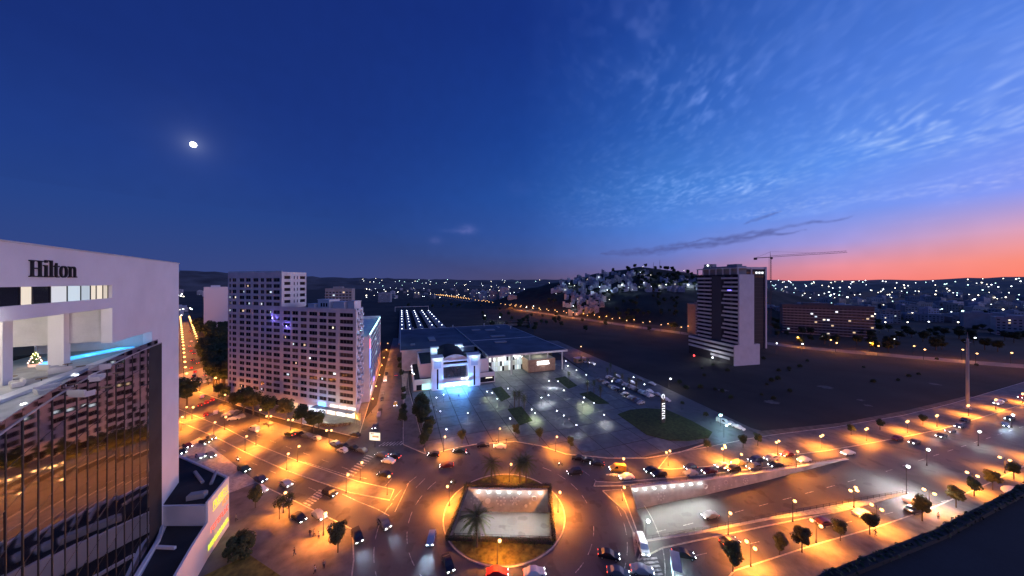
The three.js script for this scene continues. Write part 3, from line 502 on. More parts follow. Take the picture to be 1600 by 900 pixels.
lamp([111.2, 86.6], 1, 'white lamp at the upper end of the ramp', { white: true, power: 1100, hs: 1.5 });
[[135, 100], [170, 112], [205, 126]].forEach((p, i) => lamp(p, 1, `white lamp on the right avenue beyond the ramp, ${ord(i)} from the left`, { white: true, power: 110, group: 'white lamps beyond the ramp' }));
// plaza: low white lamps
const plazaLampGeo = { pole: ready([cyl(0.12, 0.12, 0.15, 8), cyl(0.055, 0.045, 3.6, 7, 0, 0.12)]), head: ready(new THREE.SphereGeometry(0.24, 10, 8).translate(0, 3.9, 0)), hat: ready([cyl(0.4, 0.06, 0.14, 10, 0, 4.12)]) };
const PL = [[682, 634, 1], [693, 629, 1], [688, 657, 1], [697.6, 687, 1], [761, 624, 3], [769, 626, 1], [777, 636, 3], [793.6, 619, 1], [797, 669, 2], [831, 654, 2], [836, 660, 3], [870, 656, 1], [881, 664, 1], [900.6, 680, 1], [944, 663, 4], [912.6, 634, 5], [910.6, 642, 5], [928, 643, 1], [881, 622, 1], [857, 630, 4], [846, 634, 4], [857.7, 606, 4], [872, 607, 4], [861.7, 569, 1], [884, 573, 4], [887, 581, 4], [900.7, 588, 4], [916, 596, 1], [956, 607, 1], [975, 619, 1], [1007, 612, 1], [990, 600, 1], [731, 660, 1]];
PL.forEach(([u, v, k], i) => {
  const t = thing('plaza_lamp', `small white lamp standing on the station plaza, ${ord(i)} in order`, 'plaza lamp', site(u, v), 0.14, 0, 'white lamps of the plaza'), c = k === 2 || k === 3 || k === 5 ? [0.85, 1, 0.6] : [0.86, 0.95, 1];
  add('pole', plazaLampGeo.pole, M.metal, t); add('globe', plazaLampGeo.head, M.whiteGlow, t); add('hat', plazaLampGeo.hat, M.metal, t); downLight(t, [0.12, 3.62, 0], c, WHITE_LAMP * [0, 0.5, 1.3, 2.2, 2.4, 4][k], 1.05, 0.08);
});
// distant lamps: pole and lantern
const farGeo = { pole: ready([cyl(0.14, 0.08, 7.6, 5), bar([0, 7.5, 0], [1.0, 7.9, 0], 0.07, 4)]), bulb: ready(new THREE.SphereGeometry(1, 8, 6)) };
const farGlow = { o: glow([1, 0.52, 0.18], 4.5), w: glow([0.85, 0.93, 1], 8), y: glow([1, 0.9, 0.7], 8), g: glow([0.6, 1, 0.95], 6) };
function farLamp(p, c, label, group, o = {}) {
  const t = thing(o.name ?? 'far_street_lamp', label, 'street lamp', p, o.y ?? 0.03, o.turn ?? 0, group), d = Math.hypot(...p), r = (o.r ?? 1) * Math.min(1.7, 0.3 + d / 1500), h = o.h ?? 7.7;
  const q = add('pole', farGeo.pole, M.metal, t); q.scale.y = h / 7.7; const b = add('lantern', farGeo.bulb, farGlow[c], t); b.position.set(1, h + 0.1, 0); b.scale.set(r, r * 0.8, r);
  if (o.power) pointLight(t, [1, h - r - 0.15, 0], o.light ?? SODIUM_COLOR, o.power, 4); return t;
}
{
  const R = FAR_ROAD(); let i = 0;
  for (const s of [-1, 1]) for (const [x, d] of along(R, 24, 8, s * 7.6)) { if (d > 1250 || (d < 345 && x < 265 && x > 195)) continue; farLamp([x, d], 'o', `sodium lamp on the distant road's ${s < 0 ? 'near' : 'far'} kerb behind the station, ${ord(i++)} in order`, 'lamps of the distant road', { power: (i % 2 === 0 || d > 500) && d < 700 ? (d < 480 ? 560 : 420) : 0 }); }
  i = 0; for (const s of [-1, 0, 1]) for (const [x, d] of along([[-168, 160], [-190, 178], [-275, 256], [-395, 366], [-500, 462]], 19, 4 + s * 5, s * 9)) { if (x / d > -0.9) continue; farLamp([x, d], 'o', `sodium lamp of the boulevard behind the hotel, ${ord(i++)} in order`, 'lamps of the boulevard behind the hotel', { power: i % 3 ? 300 : 0, r: 1.2 }); }
}
farLamp(site(906, 553), 'o', 'sodium lamp beside the low brick kiosk at the plaza corner', undefined, { power: 260, h: 6 });
farLamp(site(1045, 606), 'w', 'white lamp at the edge of the dark field by the car park', undefined, { h: 5, power: 60, light: [1, 0.9, 0.75] });

// ---------------------------------------------------------------- vehicles
const paints = { black: [0.012, 0.012, 0.014], white: [0.75, 0.75, 0.73], silver: [0.42, 0.43, 0.44], grey: [0.14, 0.145, 0.15], 'dark blue': [0.015, 0.025, 0.08], red: [0.42, 0.015, 0.012], 'dark green': [0.02, 0.05, 0.03], beige: [0.5, 0.4, 0.24], yellow: [0.75, 0.42, 0.03], 'dark red': [0.12, 0.012, 0.012], 'pale blue': [0.3, 0.42, 0.55] };
const paintM = Object.fromEntries(Object.entries(paints).map(([k, c]) => [k, new THREE.MeshPhysicalMaterial({ color: col(c), roughness: 0.38, metalness: 0.15, clearcoat: 0.8, clearcoatRoughness: 0.12 })]));
const headOn = glow([0.9, 0.95, 1], 26), headOff = mat([0.5, 0.5, 0.5], { roughness: 0.2 }), tailOn = glow([1, 0.06, 0.03], 7), tailOff = mat([0.25, 0.015, 0.012], { roughness: 0.3 }), plateM = mat([0.7, 0.7, 0.65]);
const carTypes = {
  sedan: { L: 4.45, W: 1.76, body: [[-2.2, 0.3], [2.15, 0.3], [2.22, 0.55], [2.1, 0.74], [1.05, 0.9], [0.35, 1.38], [-0.15, 1.46], [-0.85, 1.42], [-1.5, 0.98], [-2.1, 0.93], [-2.24, 0.6]], glass: [[1.02, 0.93], [0.36, 1.36], [-0.84, 1.38], [-1.52, 0.98]] },
  hatchback: { L: 3.95, W: 1.72, body: [[-1.92, 0.3], [1.9, 0.3], [1.97, 0.58], [1.85, 0.76], [1.0, 0.92], [0.3, 1.42], [-0.2, 1.5], [-1.35, 1.44], [-1.85, 0.98], [-1.96, 0.6]], glass: [[0.98, 0.95], [0.31, 1.4], [-1.34, 1.42], [-1.82, 1.0]] },
  suv: { L: 4.6, W: 1.88, body: [[-2.25, 0.38], [2.2, 0.38], [2.3, 0.7], [2.18, 0.95], [1.1, 1.1], [0.55, 1.62], [0, 1.72], [-1.7, 1.68], [-2.2, 1.12], [-2.3, 0.7]], glass: [[1.07, 1.13], [0.55, 1.6], [-1.7, 1.64], [-2.14, 1.15]] },
  van: { L: 4.9, W: 1.95, body: [[-2.42, 0.36], [2.3, 0.36], [2.42, 0.75], [2.2, 1.05], [1.55, 1.25], [0.95, 1.95], [0.6, 2.05], [-2.35, 2.05], [-2.45, 1.6]], glass: [[1.52, 1.28], [0.98, 1.88], [0.1, 1.92], [0.1, 1.28]] },
};
const carGeo = {};
for (const [k, c] of Object.entries(carTypes)) {
  const belt = c.glass[0][1] - 0.02, top = Math.max(...c.body.map((p) => p[1]));
  const taper = (g) => { const p = g.attributes.position; for (let i = 0; i < p.count; i++) { const y = p.getY(i), t = Math.max(0, (y - belt) / (top - belt)); let z = p.getZ(i) * (1 - 0.17 * t); const e = Math.abs(p.getX(i)) / (c.L / 2); z *= 1 - 0.1 * Math.max(0, e - 0.72) / 0.28; p.setZ(i, z); } g.computeVertexNormals(); return g; };
  const ext = (pts, w, bev) => taper(new THREE.ExtrudeGeometry(shapeOf(pts), { depth: w - 2 * bev, bevelEnabled: bev > 0, bevelSize: bev * 0.6, bevelThickness: bev, bevelSegments: 2 }).translate(0, 0, -(w - 2 * bev) / 2));
  const fx = c.L / 2 - 0.78, gl = c.glass.map(([x, y], i) => [x + (i < 2 ? 0.03 : -0.02), y]);
  const hy = c.body[2][1] + 0.06, tx = -c.L / 2 + 0.02, wy = 0.31;
  carGeo[k] = {
    body: ready(ext(c.body, c.W, 0.07)), glass: ready(ext(gl, c.W - 0.02, 0.02)), wheel: ready([new THREE.CylinderGeometry(0.31, 0.31, 0.2, 14).rotateX(Math.PI / 2)]), hub: ready([new THREE.CylinderGeometry(0.17, 0.17, 0.215, 10).rotateX(Math.PI / 2)]),
    wheels: [[fx, wy, c.W / 2 - 0.09], [fx, wy, -c.W / 2 + 0.09], [-fx + 0.05, wy, c.W / 2 - 0.09], [-fx + 0.05, wy, -c.W / 2 + 0.09]],
    head: ready([box(0.16, 0.15, 0.34)]), heads: [[c.L / 2 - 0.06, hy, 0.58], [c.L / 2 - 0.06, hy, -0.58]], tail: ready([box(0.08, 0.17, 0.3)]), tails: [[tx, hy + 0.12, 0.6], [tx, hy + 0.12, -0.6]],
    plate: ready([box(0.03, 0.11, 0.48, -c.L / 2 - 0.02, 0.62, 0)]), roof: top,
  };
}
function car(p, heading, type, color, on, label, group, o = {}) {
  const g = carGeo[type], t = thing(type === 'van' ? 'van' : 'car', label, type === 'van' ? 'van' : 'car', p, o.y ?? 0.03, heading * Math.PI / 180, group);
  add('body', g.body, paintM[color], t); add('windows', g.glass, M.glassDark, t);
  for (const w of g.wheels) { const m = add('wheel', g.wheel, M.tyre, t); m.position.set(...w); if (!o.far) { const h = add('rim', g.hub, M.steel, m); h.position.z = 0; } }
  for (const h of g.heads) add('headlight', g.head, on ? headOn : headOff, t).position.set(...h);
  for (const h of g.tails) add('tail_light', g.tail, on ? tailOn : tailOff, t).position.set(...h);
  if (!o.far) add('number_plate', g.plate, plateM, t);
  if (o.sign) add('roof_sign', [box(0.3, 0.16, 0.6, -0.2, g.roof + 0.08, 0)], o.sign, t);
  if (o.beam) for (const s of [-1, 1]) { const l = new THREE.SpotLight(col([0.55, 0.72, 1]), o.beam * 0.22, 0, 0.42, 0.9, 2); l.position.set(carTypes[type].L / 2 + 0.1, 0.7, 0.58 * s); l.target.position.set(carTypes[type].L / 2 + 12, 0.1, 0.7 * s); l.castShadow = true; t.add(l, l.target); }
  return t;
}
const cars = (list, where, group, heading, o = {}) => [...list].sort((a, b) => a[0] - b[0]).forEach(([u, v, type, color, on, beam, h], i) => car(site(u, v), h ?? heading, type, color, !!on, `${color} ${type} ${where}, ${ord(i)} from left`, group, { beam, ...o }));
cars([[283, 708, 'sedan', 'black', 1], [293, 699, 'hatchback', 'dark red', 1], [313, 715, 'hatchback', 'silver', 1], [319, 693, 'sedan', 'black', 1, 260], [329, 714, 'hatchback', 'grey', 1], [330, 686, 'sedan', 'dark blue', 1], [381, 736, 'suv', 'dark green', 1], [407, 751, 'sedan', 'dark blue', 1], [408, 768, 'hatchback', 'white', 1], [447, 759, 'hatchback', 'silver', 1], [515, 774, 'suv', 'black', 1, 300]], 'driving towards the roundabout on the left avenue', 'cars driving towards the roundabout on the left', -25);
cars([[467, 812, 'sedan', 'black', 1], [498, 808, 'sedan', 'silver', 1]], 'stopped by the pavement below the zebra crossing', undefined, -30);
car(site(600, 822), -42, 'suv', 'grey', true, 'dark grey car entering the roundabout from the left avenue', undefined, { beam: 420 });
car(site(558, 842), -50, 'suv', 'black', true, 'black car beside the street tree on the left of the roundabout', undefined, { beam: 420 });
cars([[397, 673, 'van', 'white', 0], [419, 664, 'sedan', 'grey', 0], [453, 681, 'suv', 'dark green', 1], [467, 680, 'sedan', 'black', 0], [480, 683, 'sedan', 'grey', 0], [494, 687, 'hatchback', 'silver', 0], [523, 695, 'hatchback', 'pale blue', 0], [536, 699, 'sedan', 'black', 0], [535, 706, 'hatchback', 'white', 0], [551, 702, 'sedan', 'black', 0], [565, 706, 'sedan', 'grey', 0], [555, 681, 'sedan', 'black', 0]], 'parked below the long apartment block', 'cars parked below the apartment block', 157);
cars([[596, 713, 'sedan', 'grey', 1], [601, 744, 'sedan', 'black', 1], [607, 723, 'sedan', 'white', 1], [617, 716, 'hatchback', 'black', 1]], 'waiting at the mouth of the side street', undefined, 165);
cars([[592, 650, 'hatchback', 'silver', 0], [594, 643, 'hatchback', 'black', 0], [597, 625, 'sedan', 'black', 0], [598, 616, 'hatchback', 'grey', 0], [602, 595, 'van', 'white', 1], [604, 585, 'hatchback', 'black', 0], [607, 571, 'sedan', 'grey', 0], [608, 563, 'hatchback', 'silver', 0]], 'parked along the side street left of the station', 'cars parked along the side street', -72, { far: true });
car(site(619, 587), 108, 'sedan', 'grey', true, 'car with red tail lights driving up the side street', undefined, { far: true });
car(site(618, 633), -72, 'sedan', 'yellow', true, 'yellow taxi coming down the side street', undefined, { sign: M.lit[0] });
car(site(586, 668), -80, 'sedan', 'dark blue', true, 'dark blue car beside the small billboard at the side street');
cars([[303, 600, 'sedan', 'silver', 1], [308, 610, 'sedan', 'grey', 1], [316, 621, 'hatchback', 'white', 1], [313, 634, 'sedan', 'dark red', 1], [323, 630, 'sedan', 'red', 1], [332, 626, 'hatchback', 'red', 1], [322, 649, 'sedan', 'dark red', 1], [337, 646, 'hatchback', 'white', 0], [303, 589, 'sedan', 'black', 1], [320, 598, 'sedan', 'white', 0], [328, 596, 'sedan', 'silver', 0], [336, 594, 'sedan', 'black', 0]], 'in the traffic of the crossing behind the hotel', 'cars at the crossing behind the hotel', 132, { far: true });
{ let n = 0; for (const [x, d] of along([[-182, 172], [-275, 256], [-395, 366]], 7.5, 3)) { const side = (n % 2 ? 1 : -1) * rr(3, 9); if (rnd() < 0.25) { n++; continue; } car([x + side * 0.68, d + side * 0.73], n % 2 ? 133 : -47, pick(['sedan', 'hatchback', 'suv']), pick(['white', 'black', 'grey', 'silver', 'red']), true, `car in the boulevard traffic behind the hotel, ${ord(n)} up the road`, 'cars on the boulevard behind the hotel', { far: true }); n++; } }
cars([[356, 650, 'sedan', 'silver', 0, 0, 40], [363, 646, 'sedan', 'white', 0, 0, 70], [371, 647, 'sedan', 'grey', 0, 0, 110], [377, 652, 'sedan', 'silver', 0, 0, 150], [366, 656, 'sedan', 'white', 0, 0, 20]], 'parked in a ring on the forecourt below the block', 'cars parked on the forecourt', 0, { far: true });
cars([[678, 713, 'hatchback', 'black', 1, 0, 178], [698, 730, 'sedan', 'dark red', 1, 120, 190], [718, 707, 'sedan', 'dark green', 1, 0, 178], [755, 698, 'sedan', 'black', 0, 0, 10], [781, 700, 'sedan', 'white', 1, 0, 175], [898, 741, 'suv', 'black', 1, 160, 190], [904, 719, 'sedan', 'black', 0, 0, 165], [918, 722, 'hatchback', 'black', 0, 0, 165], [933, 727, 'sedan', 'black', 1, 0, 170]], 'on the road before the plaza', 'cars on the road before the plaza', 178);
car(site(965, 736), 178, 'van', 'yellow', true, 'yellow delivery van on the far side of the roundabout exit'); car(site(979, 748), 186, 'sedan', 'white', true, 'white sedan just below the yellow van');
cars([[1018, 737, 'sedan', 'black', 1], [1030, 744, 'suv', 'black', 1], [1079, 733, 'hatchback', 'dark blue', 1], [1079, 742, 'sedan', 'silver', 0], [1108, 739, 'sedan', 'dark red', 1], [1128, 730, 'sedan', 'silver', 1], [1145, 736, 'suv', 'black', 1], [1154, 726, 'sedan', 'beige', 1], [1178, 733, 'suv', 'grey', 1], [1180, 722, 'suv', 'dark blue', 1], [1205, 719, 'suv', 'silver', 1], [1212, 729, 'sedan', 'black', 1], [1230, 713, 'hatchback', 'dark red', 1], [1256, 721, 'sedan', 'white', 1], [1325, 710, 'sedan', 'white', 1]], 'queueing beside the ramp', 'cars queueing beside the ramp', 191);
cars([[1402, 687, 'sedan', 'dark red', 0], [1429, 693, 'sedan', 'black', 1], [1471, 683, 'sedan', 'black', 1, 160], [1485, 675, 'sedan', 'grey', 1, 160], [1499, 668, 'hatchback', 'dark blue', 1, 320], [1508, 658, 'sedan', 'black', 0], [1571, 666, 'sedan', 'dark blue', 1, 420, 215], [1578, 656, 'sedan', 'black', 1], [1560, 632, 'van', 'white', 1], [1568, 628, 'sedan', 'grey', 1], [1597, 622, 'sedan', 'red', 1]], 'approaching along the right avenue', 'cars approaching along the right avenue', 197);
car([54.5, 84.5], 190, 'sedan', 'silver', true, 'silver car descending the ramp into the underpass', undefined, { y: floorY(54.5) + 0.03, beam: 60 });
cars([[1140, 850, 'sedan', 'black', 1], [1288, 820, 'hatchback', 'dark red', 1], [1346, 805, 'sedan', 'white', 0], [1424, 785, 'hatchback', 'white', 1], [1428, 800, 'sedan', 'black', 0]], 'on the right avenue near lane', 'cars on the near lane of the right avenue', 12);
car(site(1004, 858), -96, 'van', 'white', true, 'white van with pinkish roof below the tunnel mouth corner'); car(site(1068, 870), -10, 'sedan', 'black', true, 'black sedan beside the lit glass shelter');
car(site(951, 871), -14, 'sedan', 'black', true, 'black sedan on the right of the roundabout lane'); car(site(966, 899), -12, 'sedan', 'grey', true, 'grey sedan cut by the bottom edge right of the roundabout'); car(site(1003, 895), -8, 'sedan', 'silver', true, 'silver sedan waiting at the zebra stripes at the bottom edge');
car(site(674, 845), -86, 'hatchback', 'pale blue', true, 'pale blue hatchback with bright headlights left of the island', undefined, { beam: 900 });
car(site(700, 884), -62, 'sedan', 'black', true, 'black sedan below the left curve of the island', undefined, { beam: 160 });
car(site(777, 899), 2, 'sedan', 'red', true, 'red sedan at the bottom edge below the island'); car(site(835, 899), 6, 'sedan', 'white', true, 'white sedan at the bottom edge beside the red one');
for (let row = 0; row < 2; row++) for (let k = 0; k < 14; k++) { const t = k / 13, a = row ? [952, 591] : [936, 594], b = row ? [1017, 620] : [1001, 631], p = site(lerp(a[0], b[0], t), lerp(a[1], b[1], t)); car(p, 24 + (rnd() < 0.5 ? 0 : 180), pick(['sedan', 'sedan', 'hatchback', 'suv']), pick(['white', 'silver', 'black', 'grey', 'pale blue', 'silver']), false, `car in the ${row ? 'far' : 'near'} row of the car park, ${ord(k)} from the left`, 'cars in the two rows of the car park', { far: true }); }
cars([[912, 566, 'sedan', 'white', 0], [919, 567, 'sedan', 'silver', 1], [926, 569, 'sedan', 'white', 1], [965, 589, 'sedan', 'silver', 0], [988, 599, 'sedan', 'white', 0], [1001, 594, 'sedan', 'grey', 0], [1016, 613, 'hatchback', 'white', 0], [1019, 601, 'sedan', 'silver', 0], [1028, 618, 'sedan', 'silver', 0], [1041, 626, 'sedan', 'white', 0]], 'on the road behind the car park', 'cars on the road behind the car park', -66, { far: true });
cars([[1130, 662, 'van', 'silver', 1], [1142, 664, 'sedan', 'silver', 0], [1154, 670, 'sedan', 'white', 0]], 'by the cyan lights at the field edge', 'vehicles by the cyan lights', -62);
{ // two-wheelers
  const geo = { frame: ready([bar([-0.5, 0.35, 0], [0.1, 0.5, 0], 0.09), bar([0.1, 0.5, 0], [0.62, 0.32, 0], 0.05), bar([0.45, 0.5, 0], [0.35, 1.0, 0], 0.04), box(0.65, 0.14, 0.26, -0.3, 0.72, 0), bar([0.35, 1, -0.32], [0.35, 1, 0.32], 0.03)]), wheel: ready([new THREE.TorusGeometry(0.25, 0.07, 6, 14)]), rider: ready([ball(0.17, -0.02, 1.62, 0, 1.1), bar([-0.22, 0.8, 0], [-0.05, 1.4, 0], 0.16, 8, 0.19), bar([-0.02, 1.32, 0.2], [0.33, 1.02, 0.26], 0.055), bar([-0.02, 1.32, -0.2], [0.33, 1.02, -0.26], 0.055), bar([-0.2, 0.8, 0.14], [0.15, 0.4, 0.17], 0.09), bar([-0.2, 0.8, -0.14], [0.15, 0.4, -0.17], 0.09)]), head: ready([ball(0.09, 0.5, 0.85, 0)]) };
  [[371, 721, -25, 'left of the crossing cars'], [731, 711, 178, 'before the plaza kerb'], [876, 728, 182, 'left of the black cars before the plaza'], [708, 757, 200, 'at the upper left rim of the island']].forEach(([u, v, a, w]) => { const t = thing('scooter', `dark scooter with its headlight on, ${w}`, 'scooter', site(u, v), 0.03, a * Math.PI / 180); add('frame', geo.frame, paintM.black, t); add('wheel', geo.wheel, M.tyre, t).position.set(0.62, 0.32, 0); add('wheel', geo.wheel, M.tyre, t).position.set(-0.55, 0.32, 0); add('headlight', geo.head, headOn, t); const r = add('person', geo.rider, mat([0.08, 0.08, 0.1])); tag(r, `helmeted person riding the scooter ${w}`, 'person'); r.position.copy(t.position); r.rotation.copy(t.rotation); });
}

// ---------------------------------------------------------------- hotel on the left
const serif = await new FontLoader().loadAsync('fonts/droid/droid_serif_regular.typeface.json'), sans = await new FontLoader().loadAsync('fonts/droid/droid_sans_bold.typeface.json');
const words = (t, font, size, depth = 0.15) => { const g = new TextGeometry(t, { font, size, depth, curveSegments: 4 }); g.computeBoundingBox(); return g.translate(-g.boundingBox.min.x, 0, 0); };
const HO = [-72.7, 62], HT = Math.atan2(-0.848, 0.53);
{
  const hotel = thing('hotel_building', 'tall white hotel with curved mirror glass wall and roof terrace at left', 'building', HO, 0, HT);
  const TOP = 64.3, OPEN = [[0, 47.4], [0, 50], [13.9, 50], [13.9, 55.7], [57, 55.7], [57, 47.4]], STRIP = rectH(13.9, 57, 57.3, 59.4);
  add('wall', wallXY(rect(-14, 60, 0, TOP), [OPEN, STRIP], 1.2), M.white, hotel);
  add('coping', [boxAt(-14.1, 60, TOP, TOP + 0.18, -0.12, 1.4)], M.pale, hotel);
  add('block', [boxAt(-13.9, 60, 0, 46.9, 1.25, 26), boxAt(-13.9, 60, 59.6, 63.6, 1.25, 26), boxAt(-13.9, -0.3, 46.9, 59.6, 1.25, 26), boxAt(-0.3, 60, 46.9, 57.2, 14, 26), boxAt(-0.3, 13.6, 50.3, 59.6, 1.3, 14), boxAt(13.6, 60, 55.9, 57.2, 1.25, 14)], M.pale, hotel);
  // strip of windows under the name
  const X = [13.9, 15.3, 17, 18.4, 20.6, 23.4, 26.5, 29.4, 31.2, 34, 37.5, 41, 45, 49, 53, 57];
  for (let i = 0; i + 1 < X.length; i++) {
    const w = add('window', [boxAt(X[i] + 0.06, X[i + 1] - 0.06, 57.3, 59.4, 0.5, 0.56)], i % 8 === 6 || i === 8 || i === 11 ? M.glassDark : M.lit[[0, 0, 0, 3, 3, 1, 3, 0, 0, 0, 2, 2, 0, 3][i % 14]].clone(), hotel);
    if (w.material.emissive.r > 0) w.material.emissiveIntensity = [0.6, 0.85, 0.8, 0.55, 0.7, 0.65, 0.3, 0.8, 0.4][i % 9];
    add('mullion', [boxAt(X[i] - 0.06, X[i] + 0.06, 57.3, 59.4, 0.42, 0.62)], M.metal, hotel);
  }
  add('sign_lettering', words('Hilton', serif, 2.0, 0.18).rotateY(Math.PI).translate(31, 60.55, -0.02), mat([0.012, 0.011, 0.014]), hotel);
  // terrace columns and soffit
  for (const x of [13.3, 24, 34.5, 45]) add('column', [boxAt(x, x + 1.5, 47, 55.8, 4.5, 6)], M.white, hotel);
  add('bar_front', [boxAt(30, 42, 47, 48.2, 9, 9.8), boxAt(29.8, 42.2, 48.2, 48.32, 8.8, 10)], M.brown, hotel);
  add('dark_opening', [boxAt(1, 12.5, 47, 50, 13.7, 13.95)], M.glassDark, hotel);
  for (const [x, w] of [[16, 4], [27, 5], [37, 4]]) add('lit_window', [boxAt(x, x + w, 48.5, 50.6, 13.7, 13.95)], M.lit[0], hotel);
  // mirror glass wall, a shallow curve
  const P = [[-75, 65.6]], n = 18, st = 3.3; for (let i = 0; i < n; i++) { const a = lerp(33, 46, i / (n - 1)) * Math.PI / 180; P.push([P[i][0] + Math.sin(a) * st, P[i][1] - Math.cos(a) * st]); }
  const toL = ([x, d]) => { const dx = x - HO[0], dd = d - HO[1]; return [dx * 0.53 - dd * 0.848, -(dx * 0.848 + dd * 0.53)]; }, Q = P.map(toL); // local x, z
  const ins = Q.map(([x, z]) => [x, Math.min(z + 0.3, -0.12)]); // just behind the panes
  const core = [...ins, [60, ins[n][1]], [60, -0.1], [ins[0][0], -0.1]].map(([x, z]) => [x, -z]);
  add('core', slab(core.filter(([, d]) => d > -5), 0, 46.9), M.roofDark, hotel);
  add('terrace_floor', slab([...Q.map(([x, z]) => [x, -z + 0.1]), [60, -Q[n][1]], [60, -13.8], [0, -13.8], [0, 0.2], [-4, 0.2]], 46.9, 47.05), M.concrete, hotel);
  const rows = 12, y0 = 5, dy = 3.5, paneG = ready([box(st - 0.1, dy - 0.1, 0.05)]);
  for (let i = 0; i < n; i++) {
    const a = Q[i], b = Q[i + 1], mx = (a[0] + b[0]) / 2, mz = (a[1] + b[1]) / 2, turn = -Math.atan2(b[1] - a[1], b[0] - a[0]);
    for (let j = 0; j < rows; j++) { const p = add('glass_pane', paneG, M.mirror[(i * 7 + j * 5) % 3], hotel); p.position.set(mx, y0 + dy * (j + 0.5), mz); p.rotation.set((hash(i, j, 1) - 0.5) * 0.012, turn + (hash(i, j, 2) - 0.5) * 0.014, 0); }
    add('mullion', [boxAt(-0.05, 0.05, y0, 47, -0.09, 0.09)], M.metal, hotel).position.set(a[0], 0, a[1]);
    add('balustrade_pane', [box(st - 0.06, 0.85, 0.03)], M.mirror[0], hotel).position.set(mx, 47.5, mz); hotel.children[hotel.children.length - 1].rotation.y = turn;
    if (i % 2 === 0) add('edge_light', [box(0.5, 0.06, 0.16)], M.whiteGlow, hotel).position.set(mx - 0.5, 47.1, mz + 1.6);
  }
  for (let j = 0; j <= rows; j++) add('transom', Q.slice(0, -1).map((a, i) => bar([a[0], y0 + dy * j, a[1]], [Q[i + 1][0], y0 + dy * j, Q[i + 1][1]], 0.05, 4)), M.metal, hotel);
  add('handrail', Q.slice(0, -1).map((a, i) => bar([a[0], 47.95, a[1]], [Q[i + 1][0], 47.95, Q[i + 1][1]], 0.04, 5)), M.steel, hotel);
  pointLight(hotel, [26, 54.6, 8], [1, 0.93, 0.85], 150, 5); add('ceiling_lamp', [ball(0.22, 26, 55, 8)], M.lit[0], hotel); pointLight(hotel, [40, 54.6, 9], [1, 0.93, 0.85], 200, 5); add('ceiling_lamp', [ball(0.22, 40, 55, 9)], M.lit[0], hotel);
  add('wall_lamp', [ball(0.22, 36.2, 55.2, -0.3)], M.whiteGlow, hotel); pointLight(hotel, [36.2, 54.9, -0.6], [0.9, 0.95, 1], 20, 2);
  const W = (x, z) => [HO[0] + x * 0.53 - z * 0.848, HO[1] - x * 0.848 - z * 0.53];
  // blue lit pool
  const pool = thing('terrace_pool', 'long glowing blue pool on the hotel terrace', 'pool', W(1.5, 1.6), 47.05, HT - 0.39);
  add('basin', [boxAt(0, 13, 0, 0.18, 0, 2.6)], M.white, pool); const poolGlow = glow([0.04, 0.42, 1], 1.6);
  for (let k = 0; k < 10; k++) add('pool_light', [boxAt(0.15 + k * 1.28, 1.32 + k * 1.28, 0.18, 0.3, 0.12, 2.48)], poolGlow, pool); for (const k of [2, 6.5, 11]) pointLight(pool, [k, 0.8, 1.2], [0.08, 0.45, 1], 12, 5);
  // lit festive tree and furniture
  const ft = thing('decorated_tree', 'small lit festive tree with pink base on the hotel terrace', 'decorated tree', W(12.5, 8.2), 47.05, 0);
  add('stand', [cyl(0.6, 0.6, 0.4, 12)], glow([1, 0.5, 0.4], 1.2), ft); add('branches', [0, 1, 2, 3].map((k) => new THREE.ConeGeometry(0.62 - k * 0.13, 0.8, 12).translate(0, 0.7 + k * 0.42, 0)), mat([0.05, 0.09, 0.03]), ft);
  for (let k = 0; k < 22; k++) { const y = 0.5 + k * 0.075, r = 0.66 * (1 - k / 26); add('fairy_light', [ball(0.06, Math.cos(k * 2.4) * r, y, Math.sin(k * 2.4) * r, 1, 6, 4)], k < 12 ? glow([1, 0.6, 0.5], 8) : glow([1, 0.9, 0.3], 8), ft); } pointLight(ft, [0.9, 1.2, -0.9], [1, 0.7, 0.4], 9, 5);
  const sofaM = mat([0.55, 0.52, 0.5]), tableM = mat([0.2, 0.13, 0.08]);
  [[17, 5], [20, 2.5], [23, 7], [26.5, 3], [29, 6], [32, -2], [28, -4], [36, -6], [21, -1.5], [38, 3]].forEach(([x, z], i) => {
    const s = thing('lounge_sofa', `pale outdoor sofa on the hotel terrace, ${ord(i)} from the pool`, 'sofa', W(x, z), 47.05, i * 0.9, 'sofas on the hotel terrace');
    add('seat', [box(1.9, 0.38, 0.85, 0, 0.24, 0)], sofaM, s); add('backrest', [box(1.9, 0.5, 0.2, 0, 0.62, 0.42)], sofaM, s); for (const e of [-1, 1]) add('armrest', [box(0.2, 0.28, 0.85, e * 0.92, 0.5, 0)], sofaM, s);
    const q = thing('low_table', `low dark table on the hotel terrace, ${ord(i)} from the pool`, 'table', W(x - 1.2, z - 1.3), 47.05, i, 'tables on the hotel terrace'); add('table_top', [cyl(0.45, 0.45, 0.05, 14, 0, 0.42)], tableM, q); add('leg', [cyl(0.06, 0.06, 0.42, 8)], M.metal, q); add('foot', [cyl(0.25, 0.25, 0.03, 12)], M.metal, q);
  });
  [[15.5, 12], [23, 12.2], [33, 12], [44, 3]].forEach(([x, z], i) => { const t = thing('planter', `leafy planter by the terrace wall of the hotel, ${ord(i)} from the pool`, 'planter', W(x, z), 47.05, 0, 'planters on the hotel terrace'); add('pot', [cyl(0.35, 0.5, 0.8, 10)], M.white, t); add('foliage', leafCloud([[0, 1.3, 0, 0.6], [0.2, 1.8, 0, 0.4]], 160, 0.2), M.leaf[1], t); });
}
